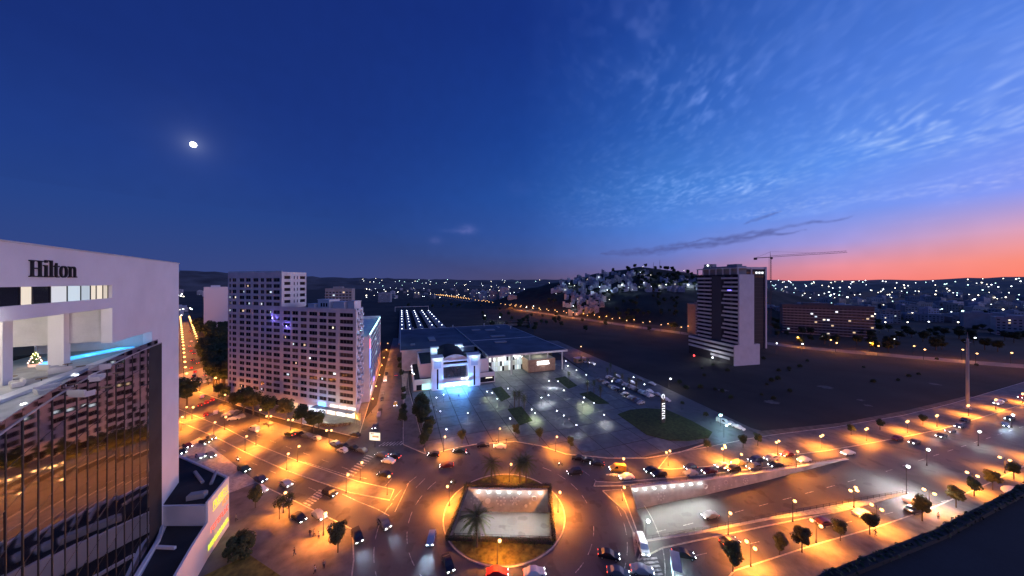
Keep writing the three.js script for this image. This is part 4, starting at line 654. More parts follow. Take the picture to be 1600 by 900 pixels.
{ // low wing with the glowing signs
  const wing = thing('hotel_wing', 'low white wing with dark flat roofs and glowing signs beside the hotel', 'building', [0, 0]);
  const A = [[-69.6, 75.3], [-66, 66.4]], B = [[-66, 66.4], [-63.4, 61], [-59.8, 54.4], [-54, 46.5], [-46, 38]];
  add('block', slab([[-69.9, 75.2], [-66.3, 66.3], [-76, 66.2], [-83, 75], [-91.5, 84.4]], 0, 11.6), M.white, wing); add('roof', slab([[-69.9, 75.2], [-66.4, 66.9], [-76, 66.6], [-83, 75], [-91.5, 84.4]], 11.6, 11.72), M.roofDark, wing);
  const low = [[-66.3, 66.1], [-63.7, 60.9], [-60.1, 54.2], [-54.3, 46.3], [-46.3, 38], [-56, 38], [-72.5, 62.3], [-75.5, 66.1]];
  add('block', slab(low, 0, 7.3), M.white, wing); add('roof', slab(low.map(([x, d], i) => (i > 4 ? [x + 1.2, d] : [x, d])), 7.3, 7.4), M.roofDark, wing);
  add('parapet', [strip([[-74.8, 65.7], [-71.5, 62.2], [-68.3, 57], [-60, 44]], 0.5, 7.3, 8.0), strip([[-66.2, 60.4], [-70, 60.6]], 0.4, 7.4, 7.9)], M.white, wing);
  add('sign_wall', [strip(A, 0.4, 0, 12.3), strip([[-69.6, 75.3], [-92, 84.8]], 0.4, 0, 12.1)], M.white, wing); add('curved_wall', [strip(B, 0.4, 0, 7.9)], M.white, wing);
  add('duct', [bar([-80, 12, -77.5], [-74, 12, -73.5], 0.35, 8)], M.grey, wing); add('duct', [bar([-75, 12, -78], [-71.5, 12, -73], 0.35, 8)], M.grey, wing); add('air_unit', [box(3.2, 1.0, 1.4, -70.3, 12.2, -68.6, 0.3), box(2.8, 0.15, 1.2, -70.3, 12.8, -68.6, 0.3)], M.grey, wing);
  // letters face the street; local frame along the wall from near to far
  const ang = Math.atan2(A[0][1] - A[1][1], A[0][0] - A[1][0]), put = (g, s, y, m, name) => { const o = add(name, g, m, wing); o.position.set(A[1][0] + (A[0][0] - A[1][0]) * s / 9.6 + 0.26, y, -(A[1][1] + (A[0][1] - A[1][1]) * s / 9.6)); o.rotation.y = ang; return o; };
  const ye = glow([1, 0.82, 0.02], 1.1), yg = glow([0.85, 1, 0.05], 1.1), re = glow([1, 0.1, 0.02], 1.4), orr = glow([1, 0.42, 0.06], 0.9);
  const strokes = (n, w, h, seed0) => { const out = []; for (let i = 0; i < n; i++) { const x = i * w / n, ww = w / n; out.push(box(0.14, h, 0.12, x + 0.1, h / 2, 0)); if (hash(i, seed0, 3) > 0.3) out.push(box(ww * 0.7, 0.16, 0.12, x + ww * 0.45, h - 0.08, 0)); if (hash(i, seed0, 5) > 0.4) out.push(box(ww * 0.7, 0.16, 0.12, x + ww * 0.45, 0.08, 0)); if (hash(i, seed0, 7) > 0.4) out.push(box(0.14, h, 0.12, x + ww * 0.75, h / 2, 0)); if (hash(i, seed0, 9) > 0.5) out.push(box(ww * 0.6, 0.14, 0.12, x + ww * 0.42, h / 2, 0)); } return out; };
  put(strokes(5, 6.6, 1.5, 1), 2.2, 9.4, ye, 'sign_lettering'); put([box(7, 0.2, 0.12, 3.4, 0, 0)], 2.2, 8.9, ye, 'sign_underline'); put(words('FLO', sans, 1.2, 0.1), 6.3, 7.2, orr, 'sign_lettering');
  put(strokes(8, 8, 1.2, 2), 1.2, 4.7, re, 'sign_lettering'); put(words('MEGARAMA', sans, 1.16, 0.1), 0.1, 1.7, yg, 'sign_lettering');
  pointLight(wing, [-66.2, 10.3, -70.8], [1, 0.8, 0.1], 1.6, 5); pointLight(wing, [-66, 2.4, -70.5], [0.85, 1, 0.1], 2, 5); pointLight(wing, [-66, 5.4, -70.5], [1, 0.15, 0.03], 2, 5);
}
{ // dark roof of the wing below the viewpoint
  const roof = thing('terrace_roof', 'unlit black roof with rough planting in the lower right corner', 'roof', [0, 0]);
  const E = [[8.6, 9.6], [10.8, 10.4], [17, 12.2], [24.4, 14.7], [40, 20]];
  add('slab', slab([...E, [40, 2], [8.6, 4]], 49.2, 49.9), M.roofDark, roof); add('parapet', [strip(E, 0.3, 49.9, 50.05)], M.roofDark, roof);
  const bl = []; for (let i = 0; i < 60; i++) { const t = i / 59, x = lerp(9, 30, t), d = (() => { let q = 0; while (q < 3 && x > E[q + 1][0]) q++; return lerp(E[q][1], E[q + 1][1], (x - E[q][0]) / (E[q + 1][0] - E[q][0])); })(); bl.push([x, 50.02, -d, 0.2 * rr(0.6, 1.3), 0.12 * rr(0.6, 1.6)]); } const pl = add('planting', leafCloud(bl, 1500, 0.09), M.leaf[2], roof); pl.userData.kind = 'stuff';
}

// ---------------------------------------------------------------- long apartment block
{
  const B = [-68, 134], T = Math.atan2(0.306, -0.952), blk = thing('apartment_block', 'long pale apartment block with rows of dark windows and a taller left part', 'building', B, 0, T);
  const pu = (u) => { const q = (u - 800) / 480; return (-68 - 134 * q) / (0.952 + 0.306 * q); }, LEN = pu(356.2), SPLIT = pu(440), HL = 48, HH = 64.7, FL = 2.95, G0 = 5.2;
  const cols = [[357.5, 361], [362.5, 369], [373.5, 381.5], [383.5, 391.5], [395, 403.5], [406.5, 412.5], [415, 424.5], [426.5, 437], [442, 453.5], [456, 465.5], [469, 479], [482.5, 495.5], [498.5, 510], [512, 524.5], [530.5, 551.5]].map(([a, b]) => [pu(b), pu(a)]);
  const holes = [], win = [];
  cols.forEach(([a, b], c) => { const nf = a > SPLIT - 0.5 ? 19 : 14; for (let f = 0; f < nf; f++) { const y = G0 + 0.85 + f * FL + (f > 13 ? 0.9 : 0); if (y + 1.6 > (nf > 14 ? HH : HL) - 0.6) continue; holes.push(rectH(a, b, y - 0.1, y + 1.65)); win.push([a, b, y, c, f]); } });
  add('wall', wallXY([[0, 0], [LEN, 0], [LEN, HH], [SPLIT, HH], [SPLIT, HL], [0, HL]], holes, 0.45), M.facade, blk);
  const gcache = {}, sillM = mat([0.42, 0.39, 0.38]);
  let lit = 0;
  for (const [a, b, y, c, f] of win) {
    gcache[c] ??= ready([boxAt(0, b - a, -0.1, 1.65, 0.3, 0.36)]); gcache.m ??= ready([boxAt(-0.04, 0.04, -0.1, 1.65, 0.24, 0.3)]);
    const r = hash(c, f, 77), on = r < 0.075; const w = add('window', gcache[c], M.pane[r < 0.6 ? 0 : r < 0.85 ? 1 : 2], blk); w.position.set(a, y, 0); for (let i = 1, q = Math.max(2, Math.round((b - a) / 2)); i < q; i++) add('mullion', gcache.m, M.grey, w).position.x = i * (b - a) / q;
    if (on) { const k = (b - a) * rr(0.12, 0.35), x0 = rr(0, b - a - k); add('lit_pane', [boxAt(x0, x0 + k, 0.3, 1.2, 0.27, 0.29)], pick(M.lit), w); lit++; }
  }
  // body behind the front, floors down the slanted end
  const bodyGeo = (pts, y0, y1) => slab(pts.map(([x, z]) => [x, -z]), y0, y1);
  const endL = 26, dirEnd = [(-0.339) * (-0.952) + 0.941 * 0.306, (-0.339) * 0.306 + 0.941 * 0.952]; // side-street direction in the block's own axes
  const C = [dirEnd[0] * endL, dirEnd[1] * endL];
  add('block', bodyGeo([[0.05, 0.46], [LEN - 0.02, 0.46], [LEN - 0.02, 13], [Math.max(14, C[0] + 2), 13], [C[0], C[1]], [dirEnd[0] * 0.6, dirEnd[1] * 0.6]], 0, HL - 1), M.facade, blk);
  add('block', bodyGeo([[SPLIT + 0.02, 0.46], [LEN - 0.02, 0.46], [LEN - 0.02, 12.6], [SPLIT + 0.4, 12.6], [SPLIT + 0.4, 0.6]], HL - 1, HH - 0.6), M.facade, blk);
  // end of the tall part: two window columns and narrow slots
  const sideHoles = [], sw = []; for (let f = 0; f < 5; f++) { const y = HL + 1.5 + f * FL; for (const [a, b] of [[1.3, 4.3], [6, 6.5], [7.6, 8.1], [9.2, 12]]) { sideHoles.push(rectH(a, b, y, y + 1.5)); sw.push([a, b, y]); } }
  const side = add('side_wall', wallXY(rect(0, 12.6, HL - 0.2, HH), sideHoles, 0.38), M.facade, blk); side.rotation.y = -Math.PI / 2; side.position.set(SPLIT + 0.39, 0, 0);
  for (const [a, b, y] of sw) { const w = add('window', [boxAt(a, b, y, y + 1.5, 0, 0.06)], M.pane[0], blk); w.rotation.y = -Math.PI / 2; w.position.set(SPLIT + 0.36, 0, 0); }
  // balconies stepping down the street end
  for (let f = 0; f < 14; f++) for (let k = 0; k < 2; k++) { const s = 3 + k * 9 + (f % 2) * 3, y = G0 + f * FL; const b = add('balcony', [boxAt(0, 4.6, 0, 0.18, 0, 1.15), boxAt(0, 4.6, 0.18, 1.15, 1, 1.15), boxAt(0, 0.14, 0.18, 1.15, 0, 1), boxAt(4.46, 4.6, 0.18, 1.15, 0, 1)], M.facade, blk); b.position.set(dirEnd[0] * s, y, dirEnd[1] * s); b.rotation.y = -Math.atan2(dirEnd[1], dirEnd[0]); const wnd = add('window', [boxAt(0.5, 4, 0.25, 2.4, -0.02, 0.06)], M.pane[f % 3], blk); wnd.position.copy(b.position); wnd.rotation.y = b.rotation.y; b.rotation.y += 0; }
  add('roof_slab', bodyGeo([[SPLIT - 0.2, 0.5], [0.6, 0.5], [C[0] + 0.6, C[1] - 0.4], [14, 12.6], [SPLIT - 0.2, 12.6]], HL - 0.95, HL - 0.85), M.roofDark, blk);
  add('roof_rail', [boxAt(SPLIT, LEN, HH, HH + 0.5, 0.2, 0.35)], M.facade, blk);
  const hut = (x0, x1, z0, z1, h, m = M.white) => add('roof_hut', [boxAt(x0, x1, HL - 0.9, HL + h, z0, z1), boxAt(x0 - 0.2, x1 + 0.2, HL + h, HL + h + 0.2, z0 - 0.2, z1 + 0.2)], m, blk);
  hut(21, 28, 5, 11, 3.3); hut(13, 20, 6, 11, 2.4); hut(29, 33, 4, 8, 1.2); hut(8, 12, 7, 11, 2.8, M.facade);
  for (const x of [22, 23.6, 25.2]) add('window', [boxAt(x, x + 0.9, HL + 0.1, HL + 1.8, 4.9, 4.99)], M.pane[0], blk);
  // shops at street level
  for (let k = 0; k < 3; k++) { const a = pu(556 - k * 14), b = pu(545.5 - k * 14); add('shop_sign', [boxAt(a, b, 4.0, 4.7, -0.5, -0.35)], glow([1, 0.95, 0.85], 3), blk); }
  const sg = add('awning', [boxAt(0.2, pu(508), 3.1, 3.25, -2.4, 0), boxAt(pu(508), pu(494), 3.3, 3.45, -3, 0)], M.grey, blk);
  for (let k = 0; k < 14; k++) { const a = 0.6 + k * 5.6; if (a > LEN - 5) break; const w = add('shop_window', [boxAt(a, a + 4.6, 0.3, 2.9, -0.06, -0.01)], k < 5 ? M.lit[[0, 1, 0, 3, 3][k]] : k % 3 ? M.glassDark : M.lit[2], blk); }
  pointLight(blk, [6, 3.0, -3.4], [1, 0.95, 0.75], 70, 6); pointLight(blk, [12, 3.0, -3.6], [1, 0.95, 0.7], 55, 6); add('canopy_lamp', [ball(0.18, 6, 3.3, -3.2)], M.lit[0], blk); add('canopy_lamp', [ball(0.18, 12, 3.3, -3.2)], M.lit[0], blk);
  const px = pu(501); add('neon_sign', [boxAt(px - 3, px + 1, 3.6, 5, -0.4, -0.3)], glow([0.1, 0.4, 1], 4), blk); pointLight(blk, [px, 3.2, -4], [0.15, 0.45, 1], 150, 6);
  for (const [u, v] of [[427, 497], [449, 509]]) { const x = pu(u), d = 134 + 0.306 * x, y = EYE - (v - 440) * d / 480; add('neon_lamp', [ball(0.16, x, y, -0.5)], glow([0.4, 0.35, 1], 14), blk); pointLight(blk, [x, y, -1.2], [0.2, 0.15, 1], 26, 6); }
  // pavement cafe and lit hedge before the shops
  const toW = (x, z) => [B[0] - 0.952 * x + 0.306 * z, B[1] + 0.306 * x + 0.952 * z];
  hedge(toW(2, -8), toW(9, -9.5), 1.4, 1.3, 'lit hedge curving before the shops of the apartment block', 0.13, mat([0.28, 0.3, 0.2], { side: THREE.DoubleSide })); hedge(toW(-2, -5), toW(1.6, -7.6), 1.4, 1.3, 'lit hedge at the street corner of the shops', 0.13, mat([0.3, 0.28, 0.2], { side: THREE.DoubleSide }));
  const pk = thing('flag_lights', 'cluster of golden lit flags at the shop corner', 'flags', toW(-5, -3.5)); for (let k = 0; k < 4; k++) { add('pole', [cyl(0.05, 0.04, 5.5, 6, k * 0.9 - 1.4, 0, k * 0.5)], M.steel, pk); add('banner', [box(0.06, 3.0, 0.6, k * 0.9 - 1.4, 3.9, k * 0.5 + 0.36)], mat([0.75, 0.55, 0.12]), pk); } pointLight(pk, [0.5, 3.6, 2.6], [1, 0.75, 0.25], 40, 5); add('flood_lamp', [ball(0.2, 0.5, 3.8, 2.7)], M.lit[0], pk);
}
{ // office block along the side street
  const S = [-71.5, 153], T = Math.atan2(0.941, -0.339), L = 79, H = 33.4, o = thing('office_block', 'dark office block with cyan roof light and red-blue sign along the side street', 'building', S, 0, T); // local x away along the street, -z towards the street
  const holes = []; for (let f = 0; f < 9; f++) holes.push(rectH(1.5, L - 1.5, 4.6 + f * 3.1, 6.5 + f * 3.1));
  add('wall', wallXY(rect(0, L, 0, H), holes, 0.5), M.facade, o).position.z = -0.5; o.children[0].position.z = 0;
  add('block', [boxAt(0, L, 0, H - 0.8, -20, -0.02)], M.facade, o);
  for (let f = 0; f < 9; f++) for (let k = 0; k < 13; k++) { const x = 1.6 + k * 5.85; add('window', [boxAt(x, x + 5.6, 4.6 + f * 3.1, 6.5 + f * 3.1, 0.05, 0.12)], hash(f, k, 5) < 0.08 ? M.lit[3] : M.pane[(f + k) % 2], o); }
  const led = glow([0.35, 0.85, 1], 6); add('light_line', [boxAt(0.5, L - 1, H + 0.02, H + 0.5, 0.55, 0.8)], led, o); add('corner_pier', [boxAt(L - 0.6, L + 0.4, 0, H + 1.4, -20, 0.9)], M.facade, o);
  for (const x of [12, 36, 60]) pointLight(o, [x, H + 0.2, 1.6], [0.3, 0.8, 1], 60, 6);
  add('sign_board', [boxAt(0.6, 3, 26.5, 31, 0.55, 0.8)], glow([1, 0.12, 0.2], 2.5), o); add('sign_board', [boxAt(0.6, 3, 17, 26.3, 0.55, 0.8)], glow([0.12, 0.2, 1], 3), o); pointLight(o, [1, 22, 2.4], [0.2, 0.25, 1], 60, 6); pointLight(o, [1, 29, 2], [1, 0.15, 0.2], 18, 6);
  add('sign_board', [boxAt(22, 25, 4, 5.4, 0.6, 0.8)], glow([0.25, 0.2, 1], 5), o); pointLight(o, [23.5, 3.8, 2.6], [0.3, 0.25, 1], 45, 6); for (const x of [4, 10]) { add('shop_light', [boxAt(x, x + 0.5, 2, 5, 0.6, 0.8)], M.lit[1], o); }
}

// ---------------------------------------------------------------- railway station
{
  const O = [-14.5, 188.7], T = Math.atan2(0.339, 0.941), X = (s, t) => [O[0] + s * RD[0] + t * BD[0], O[1] + s * RD[1] + t * BD[1]];
  // local axes: x along the front, +z towards the plaza (z = -t)
  const stn = thing('railway_station', 'white station with two blue-lit pylons, arched centre and broad dark flat roofs', 'building', O, 0.1, T);
  const bx = (name, x0, x1, y0, y1, t0, t1, m) => add(name, [boxAt(x0, x1, y0, y1, -t1, -t0)], m, stn);
  const blueW = glow([0.55, 0.8, 1], 1.3), wallM = M.white;
  // front block: s -44..2, t -7..34
  const F = -7.2;
  bx('lower_wing', -44, -34.6, 0, 5.4, F, 30, wallM); bx('lower_wing', -7.4, 2.4, 0, 5.4, F + 1, 26, wallM);
  bx('wing_roof', -43.6, -34.6, 5.4, 5.5, F + 0.4, 30, M.roofDark); bx('wing_roof', -7.4, 2, 5.4, 5.5, F + 1.4, 26, M.roofDark);
  bx('wing_parapet', -44, -43.6, 5.4, 6.3, F, 30, wallM); bx('wing_parapet', -43.6, -34.6, 5.4, 6.3, F, F + 0.4, wallM); bx('wing_parapet', -7.4, 2.4, 5.4, 6.2, F + 1, F + 1.4, wallM); bx('wing_parapet', 2, 2.4, 5.4, 6.2, F + 1.4, 26, wallM);
  bx('upper_wing', -40.5, -34.6, 5.5, 12.6, F + 4.5, 30, wallM); bx('upper_wing', -7.4, -0.6, 5.5, 12.6, F + 4.5, 24, wallM); bx('upper_roof', -40, -28.6, 12.6, 12.7, F + 5, 30, M.roofDark); bx('upper_roof', -13, -1.2, 12.6, 12.7, F + 5, 24, M.roofDark);
  bx('upper_parapet', -40.5, -40, 12.6, 13.5, F + 4.5, 30, wallM); bx('upper_parapet', -40, -34.6, 12.6, 13.5, F + 4.5, F + 5, wallM); bx('upper_parapet', -7.4, -0.6, 12.6, 13.5, F + 4.5, F + 5, wallM); bx('upper_parapet', -40, -13, 12.6, 13.5, 29.5, 30, wallM);
  for (const [a, b] of [[-34.6, -28.4], [-14.4, -7.4]]) { // pylons
    const p = bx('pylon', a, b, 0, 17.6, F - 2.2, F + 4.4, wallM); add('pylon_cap', [boxAt(a - 0.25, b + 0.25, 17.6, 18, -(F + 4.65), -(F - 2.45))], wallM, p); const mid = (a + b) / 2;
    add('pylon_slot', [boxAt(mid - 0.45, mid + 0.45, 0.6, 11.6, -(F - 2.25), -(F - 2.16))], M.glassDark, p); add('pylon_panel', [boxAt(mid - 1.9, mid + 1.9, 12, 15.9, -(F - 2.29), -(F - 2.15))], mat([0.4, 0.5, 0.62]), p);
    add('light_strip', [boxAt(a + 0.4, b - 0.4, 17.1, 17.3, -(F - 2.36), -(F - 2.24))], blueW, p); pointLight(stn, [mid, 16.6, -(F - 3.6)], [0.35, 0.62, 1], 34, 5);
  }
  for (const [x, t] of [[-30, 21], [-13.5, 25]]) { bx('light_tower', x - 2.6, x + 2.6, 12.6, 17.4, t, t + 4, wallM); pointLight(stn, [x, 15.6, -(t - 1.8)], [0.4, 0.7, 1], 46, 5); add('light_strip', [boxAt(x - 2.2, x + 2.2, 16.9, 17.1, -(t - 0.02), -(t - 0.14))], blueW, stn); }
  // centre: glass front between the pylons under an arch
  bx('hall_front', -28.4, -14.4, 3.8, 5.0, F - 0.2, F + 3, wallM); bx('hall_front', -28.4, -14.4, 11.8, 13.2, F, F + 3, wallM); bx('hall', -28.4, -14.4, 4.9, 16, F + 1.6, 28, M.roofDark); bx('hall_front', -28.4, -14.4, 14.4, 15.2, F + 0.4, F + 1.6, wallM);
  for (let i = 0; i < 7; i++) for (let j = 0; j < 3; j++) bx('glass_pane', -28.3 + i * 2 + 0.06, -28.3 + i * 2 + 1.9, 5.05 + j * 2.25, 7.2 + j * 2.25, F + 1.1, F + 1.16, M.mirror[1]);
  for (let i = 0; i < 7; i++) bx('glass_pane', -28.3 + i * 2 + 0.06, -28.3 + i * 2 + 1.9, 13.25, 14.35, F + 1.1, F + 1.16, M.glassDark);
  const arch = new THREE.Shape(); arch.moveTo(-28.4, 15.2); arch.lineTo(-28.4, 15.8); arch.quadraticCurveTo(-21.4, 20.6, -14.4, 15.8); arch.lineTo(-14.4, 15.2); arch.closePath();
  add('arch_gable', new THREE.ExtrudeGeometry(arch, { depth: 0.6, bevelEnabled: false, curveSegments: 12 }).translate(0, 0, -(F + 1.6)), M.pale, stn);
  add('barrel_roof', new THREE.ExtrudeGeometry(arch, { depth: 30, bevelEnabled: false, curveSegments: 12 }).scale(1.02, 1.0, 1).translate(-21.4 * -0.02, 0.12, -(F + 33)), M.roofDark, stn);
  // entrance canopy and lit doors
  bx('entrance_canopy', -28.4, -14.4, 3.5, 3.8, F - 3.4, F + 1, wallM); for (let i = 0; i < 8; i++) bx('entrance_door', -28 + i * 1.75, -28 + i * 1.75 + 1.5, 0.1, 3.2, F + 1, F + 1.1, M.lit[i % 2 ? 1 : 3]); bx('hall_base', -28.4, -14.4, 0, 4.9, F + 1.12, 20, M.grey);
  for (const x of [-26.5, -22.5, -19, -16]) { add('canopy_lamp', [ball(0.2, x, 3.2, -(F - 2.6))], M.coolGlow, stn); pointLight(stn, [x, 3.0, -(F - 3.9)], [0.1, 0.36, 1], 520, 6); }
  for (const x of [-17.6, -15]) add('canopy_lamp', [ball(0.3, x, 4.6, -(F - 0.6))], M.whiteGlow, stn);
  bx('shop_front', -39.5, -35.4, 0.5, 3.4, F - 0.1, F - 0.02, glow([0.4, 0.95, 1], 1.6)); bx('shop_front', -42.6, -39.8, 0.5, 3.4, F - 0.08, F - 0.02, M.glassDark); pointLight(stn, [-37.4, 2.6, -(F - 2)], [0.35, 0.9, 1], 26, 6);
  bx('shop_front', -6.8, 1.8, 0.6, 3.6, F + 0.9, F + 0.98, M.glassDark); bx('shop_sign', -3.4, 0.6, 2.7, 3.2, F + 0.7, F + 0.9, M.lit[0]); bx('brick_base', -44.06, -34.7, 0, 0.5, F - 0.06, F, M.brown);
  for (const [x, t] of [[-43.2, 6], [-43.2, 12], [-43.2, 20], [-42.2, 3]]) add('wall_lamp', [ball(0.22, x - 1.2, 6.8, -t)], M.whiteGlow, stn);
  // flat roofs
  const roofGeo = (pts) => slab(pts.map(([s, t]) => [s, t]), 13.4, 14);
  const right = add('canopy_roof', roofGeo([[0, 0], [55, 0], [55, 129], [0, 129]]), M.hallRoof, stn), left = add('canopy_roof', roofGeo([[-50.8, 34.6], [-0.6, 34.6], [-0.6, 128], [-50.8, 128]]), M.hallRoof, stn);
  add('roof_edge', [boxAt(-0.1, 55.1, 12.9, 14.15, 0.02, 0.35), boxAt(54.9, 55.3, 13, 14.15, -129, 0), boxAt(-0.35, -0.05, 13.6, 14.7, -129, 0)], M.pale, right); add('roof_edge', [boxAt(-51, -0.6, 13, 14.15, -34.6, -34.3), boxAt(-51.1, -50.8, 13, 14.15, -128, -34.5), boxAt(-51, 55, 13.3, 14.2, -129.4, -129.1)], M.pale, left);
  for (const [x, t, w, l, o] of [[-30, 62, 5, 16, left], [-44, 50, 3, 4, left], [20, 62, 12, 5, right], [24, 95, 9, 6, right], [12, 100, 8, 5, right], [16, 38, 9, 4, right], [40, 110, 2, 9, right]]) add('skylight', [boxAt(x, x + w, 14, 14.6, -t - l, -t)], M.grey, o);
  add('roof_walkway', [boxAt(1, 54, 14, 14.12, -52.6, -51.6)], M.pale, right);
  for (const [x, t] of [[-24, 126], [-2, 126], [30, 126], [50, 100], [-40, 124]]) add('roof_vent', [cyl(0.5, 0.5, 2.2, 8, x, 14, -t), cyl(0.75, 0.75, 0.3, 8, x, 16.2, -t)], M.pale, x < 0 ? left : right);
  bx('hall_wall', -50, -0.8, 0, 13.3, 35.4, 127, M.pale); bx('back_wall', 30, 54, 0, 13.2, 20, 124, M.roofDark);
  // glazed hall under the right roof, brightly lit inside
  for (let i = 0; i < 18; i++) for (let j = 0; j < 4; j++) bx('glass_pane', 2.58 + i * 1.5, 3.95 + i * 1.5, 0.3 + j * 3.25, 3.4 + j * 3.25, 13, 13.05, glowPane(i, j));
  for (let i = 0; i <= 18; i++) bx('mullion', 2.45 + i * 1.5, 2.58 + i * 1.5, 0, 13.3, 12.9, 13.15, M.steel); bx('hall_back', 2, 30, 0, 13.2, 14, 24, M.pale);
  for (const x of [6, 14, 22]) pointLight(stn, [x, 9, -11.4], [0.9, 1, 0.97], 140, 8); for (let i = 0; i < 10; i++) add('ceiling_lamp', [ball(0.2, 4 + i * 2.7, 12.4 - (i % 3) * 1.4, -9 + (i % 4))], M.whiteGlow, stn);
  for (const x of [3, 16, 29, 42, 53]) for (const t of [3, 40, 80]) bx('column', x - 0.35, x + 0.35, 0, 13.4, t, t + 0.7, M.pale);
  bx('brown_box', 27.5, 47, 0.6, 8.6, 2, 20, M.brown); bx('box_base', 27.9, 46.6, 0, 0.6, 2.4, 20, M.joint); bx('box_roof', 27.8, 46.7, 8.6, 8.68, 2.3, 19.7, M.concrete);
  const signG = (y, s) => { const out = []; let x = 33.6; for (let i = 0; i < 15; i++) { const w = 0.32 + 0.34 * hash(i, s, 3); out.push(boxAt(x, x + w, y, y + 1.0, -1.98, -1.86)); x += w + 0.12; } return out; };
  const sw = glow([0.9, 0.95, 1], 3); add('sign_lettering', signG(6.4, 1), sw, stn); add('sign_lettering', signG(5.0, 2), sw, stn); pointLight(stn, [38.5, 5.6, 0.3], [0.95, 0.97, 1], 26, 8); pointLight(stn, [38, 12.2, -9], [1, 0.95, 0.7], 60, 6); add('ceiling_lamp', [ball(0.25, 38, 12.6, -9)], M.lit[0], stn);
  for (const x of [33, 45]) for (const z of [-30]) pointLight(stn, [x, 12, 6], [0.9, 0.95, 1], 30, 6);
  // platforms with their canopies of lamps
  const U = [628, 641, 660, 680, 697];
  U.forEach((u, i) => {
    const k = 55 / 75, p = [(u - 800) * k, 480 * k], pf = thing('platform', `long lamp-lit platform behind the station, ${ord(i)} from the left`, 'platform', [p[0] + 14.5, p[1] - 40], 0, T, 'platforms behind the station'), L = 330 - i * 6;
    add('deck', [boxAt(-3.4, 3.4, 0, 0.9, -L, 20)], M.concrete, pf); add('canopy', [boxAt(-2.6, 2.6, 4.6, 4.75, -L + 20, 0)], M.grey, pf);
    for (let q = 0; q < 9; q++) { add('post', [cyl(0.12, 0.1, 3.7, 6, 0, 0.9, -8 - q * 34)], M.steel, pf); const b = add('lamp_globe', farGeo.bulb, farGlow.w, pf); const r = 0.42 + 0.03 * q; b.scale.set(r, r * 0.8, r); b.position.set(0, 5.3, -14 - q * 34); if (q % 3 === 0) pointLight(pf, [0, 5.3 + r + 0.5, -14 - q * 34], [0.85, 0.95, 1], 5, 5); }
  });
  const gantry = thing('track_gantry', 'thin signal gantry across the far end of the platforms', 'gantry', X(-30, 470), 0, T); for (const x of [-32, 32]) add('leg', [boxAt(x - 0.4, x + 0.4, 0, 9, -0.4, 0.4)], M.pale, gantry); add('beam', [boxAt(-32.4, 32.4, 9, 9.9, -0.4, 0.4)], M.pale, gantry);
}
function glowPane(i, j) { glowPane.m ??= [0.5, 0.95, 0.3, 0.6].map((k, q) => glow([[0.8, 0.95, 0.9], [0.9, 1, 0.98], [0.95, 0.95, 0.8], [0.75, 0.9, 1]][q], k)); return hash(i, j, 8) < 0.2 ? M.glassDark : glowPane.m[Math.floor(hash(i, j, 9) * 4)]; }

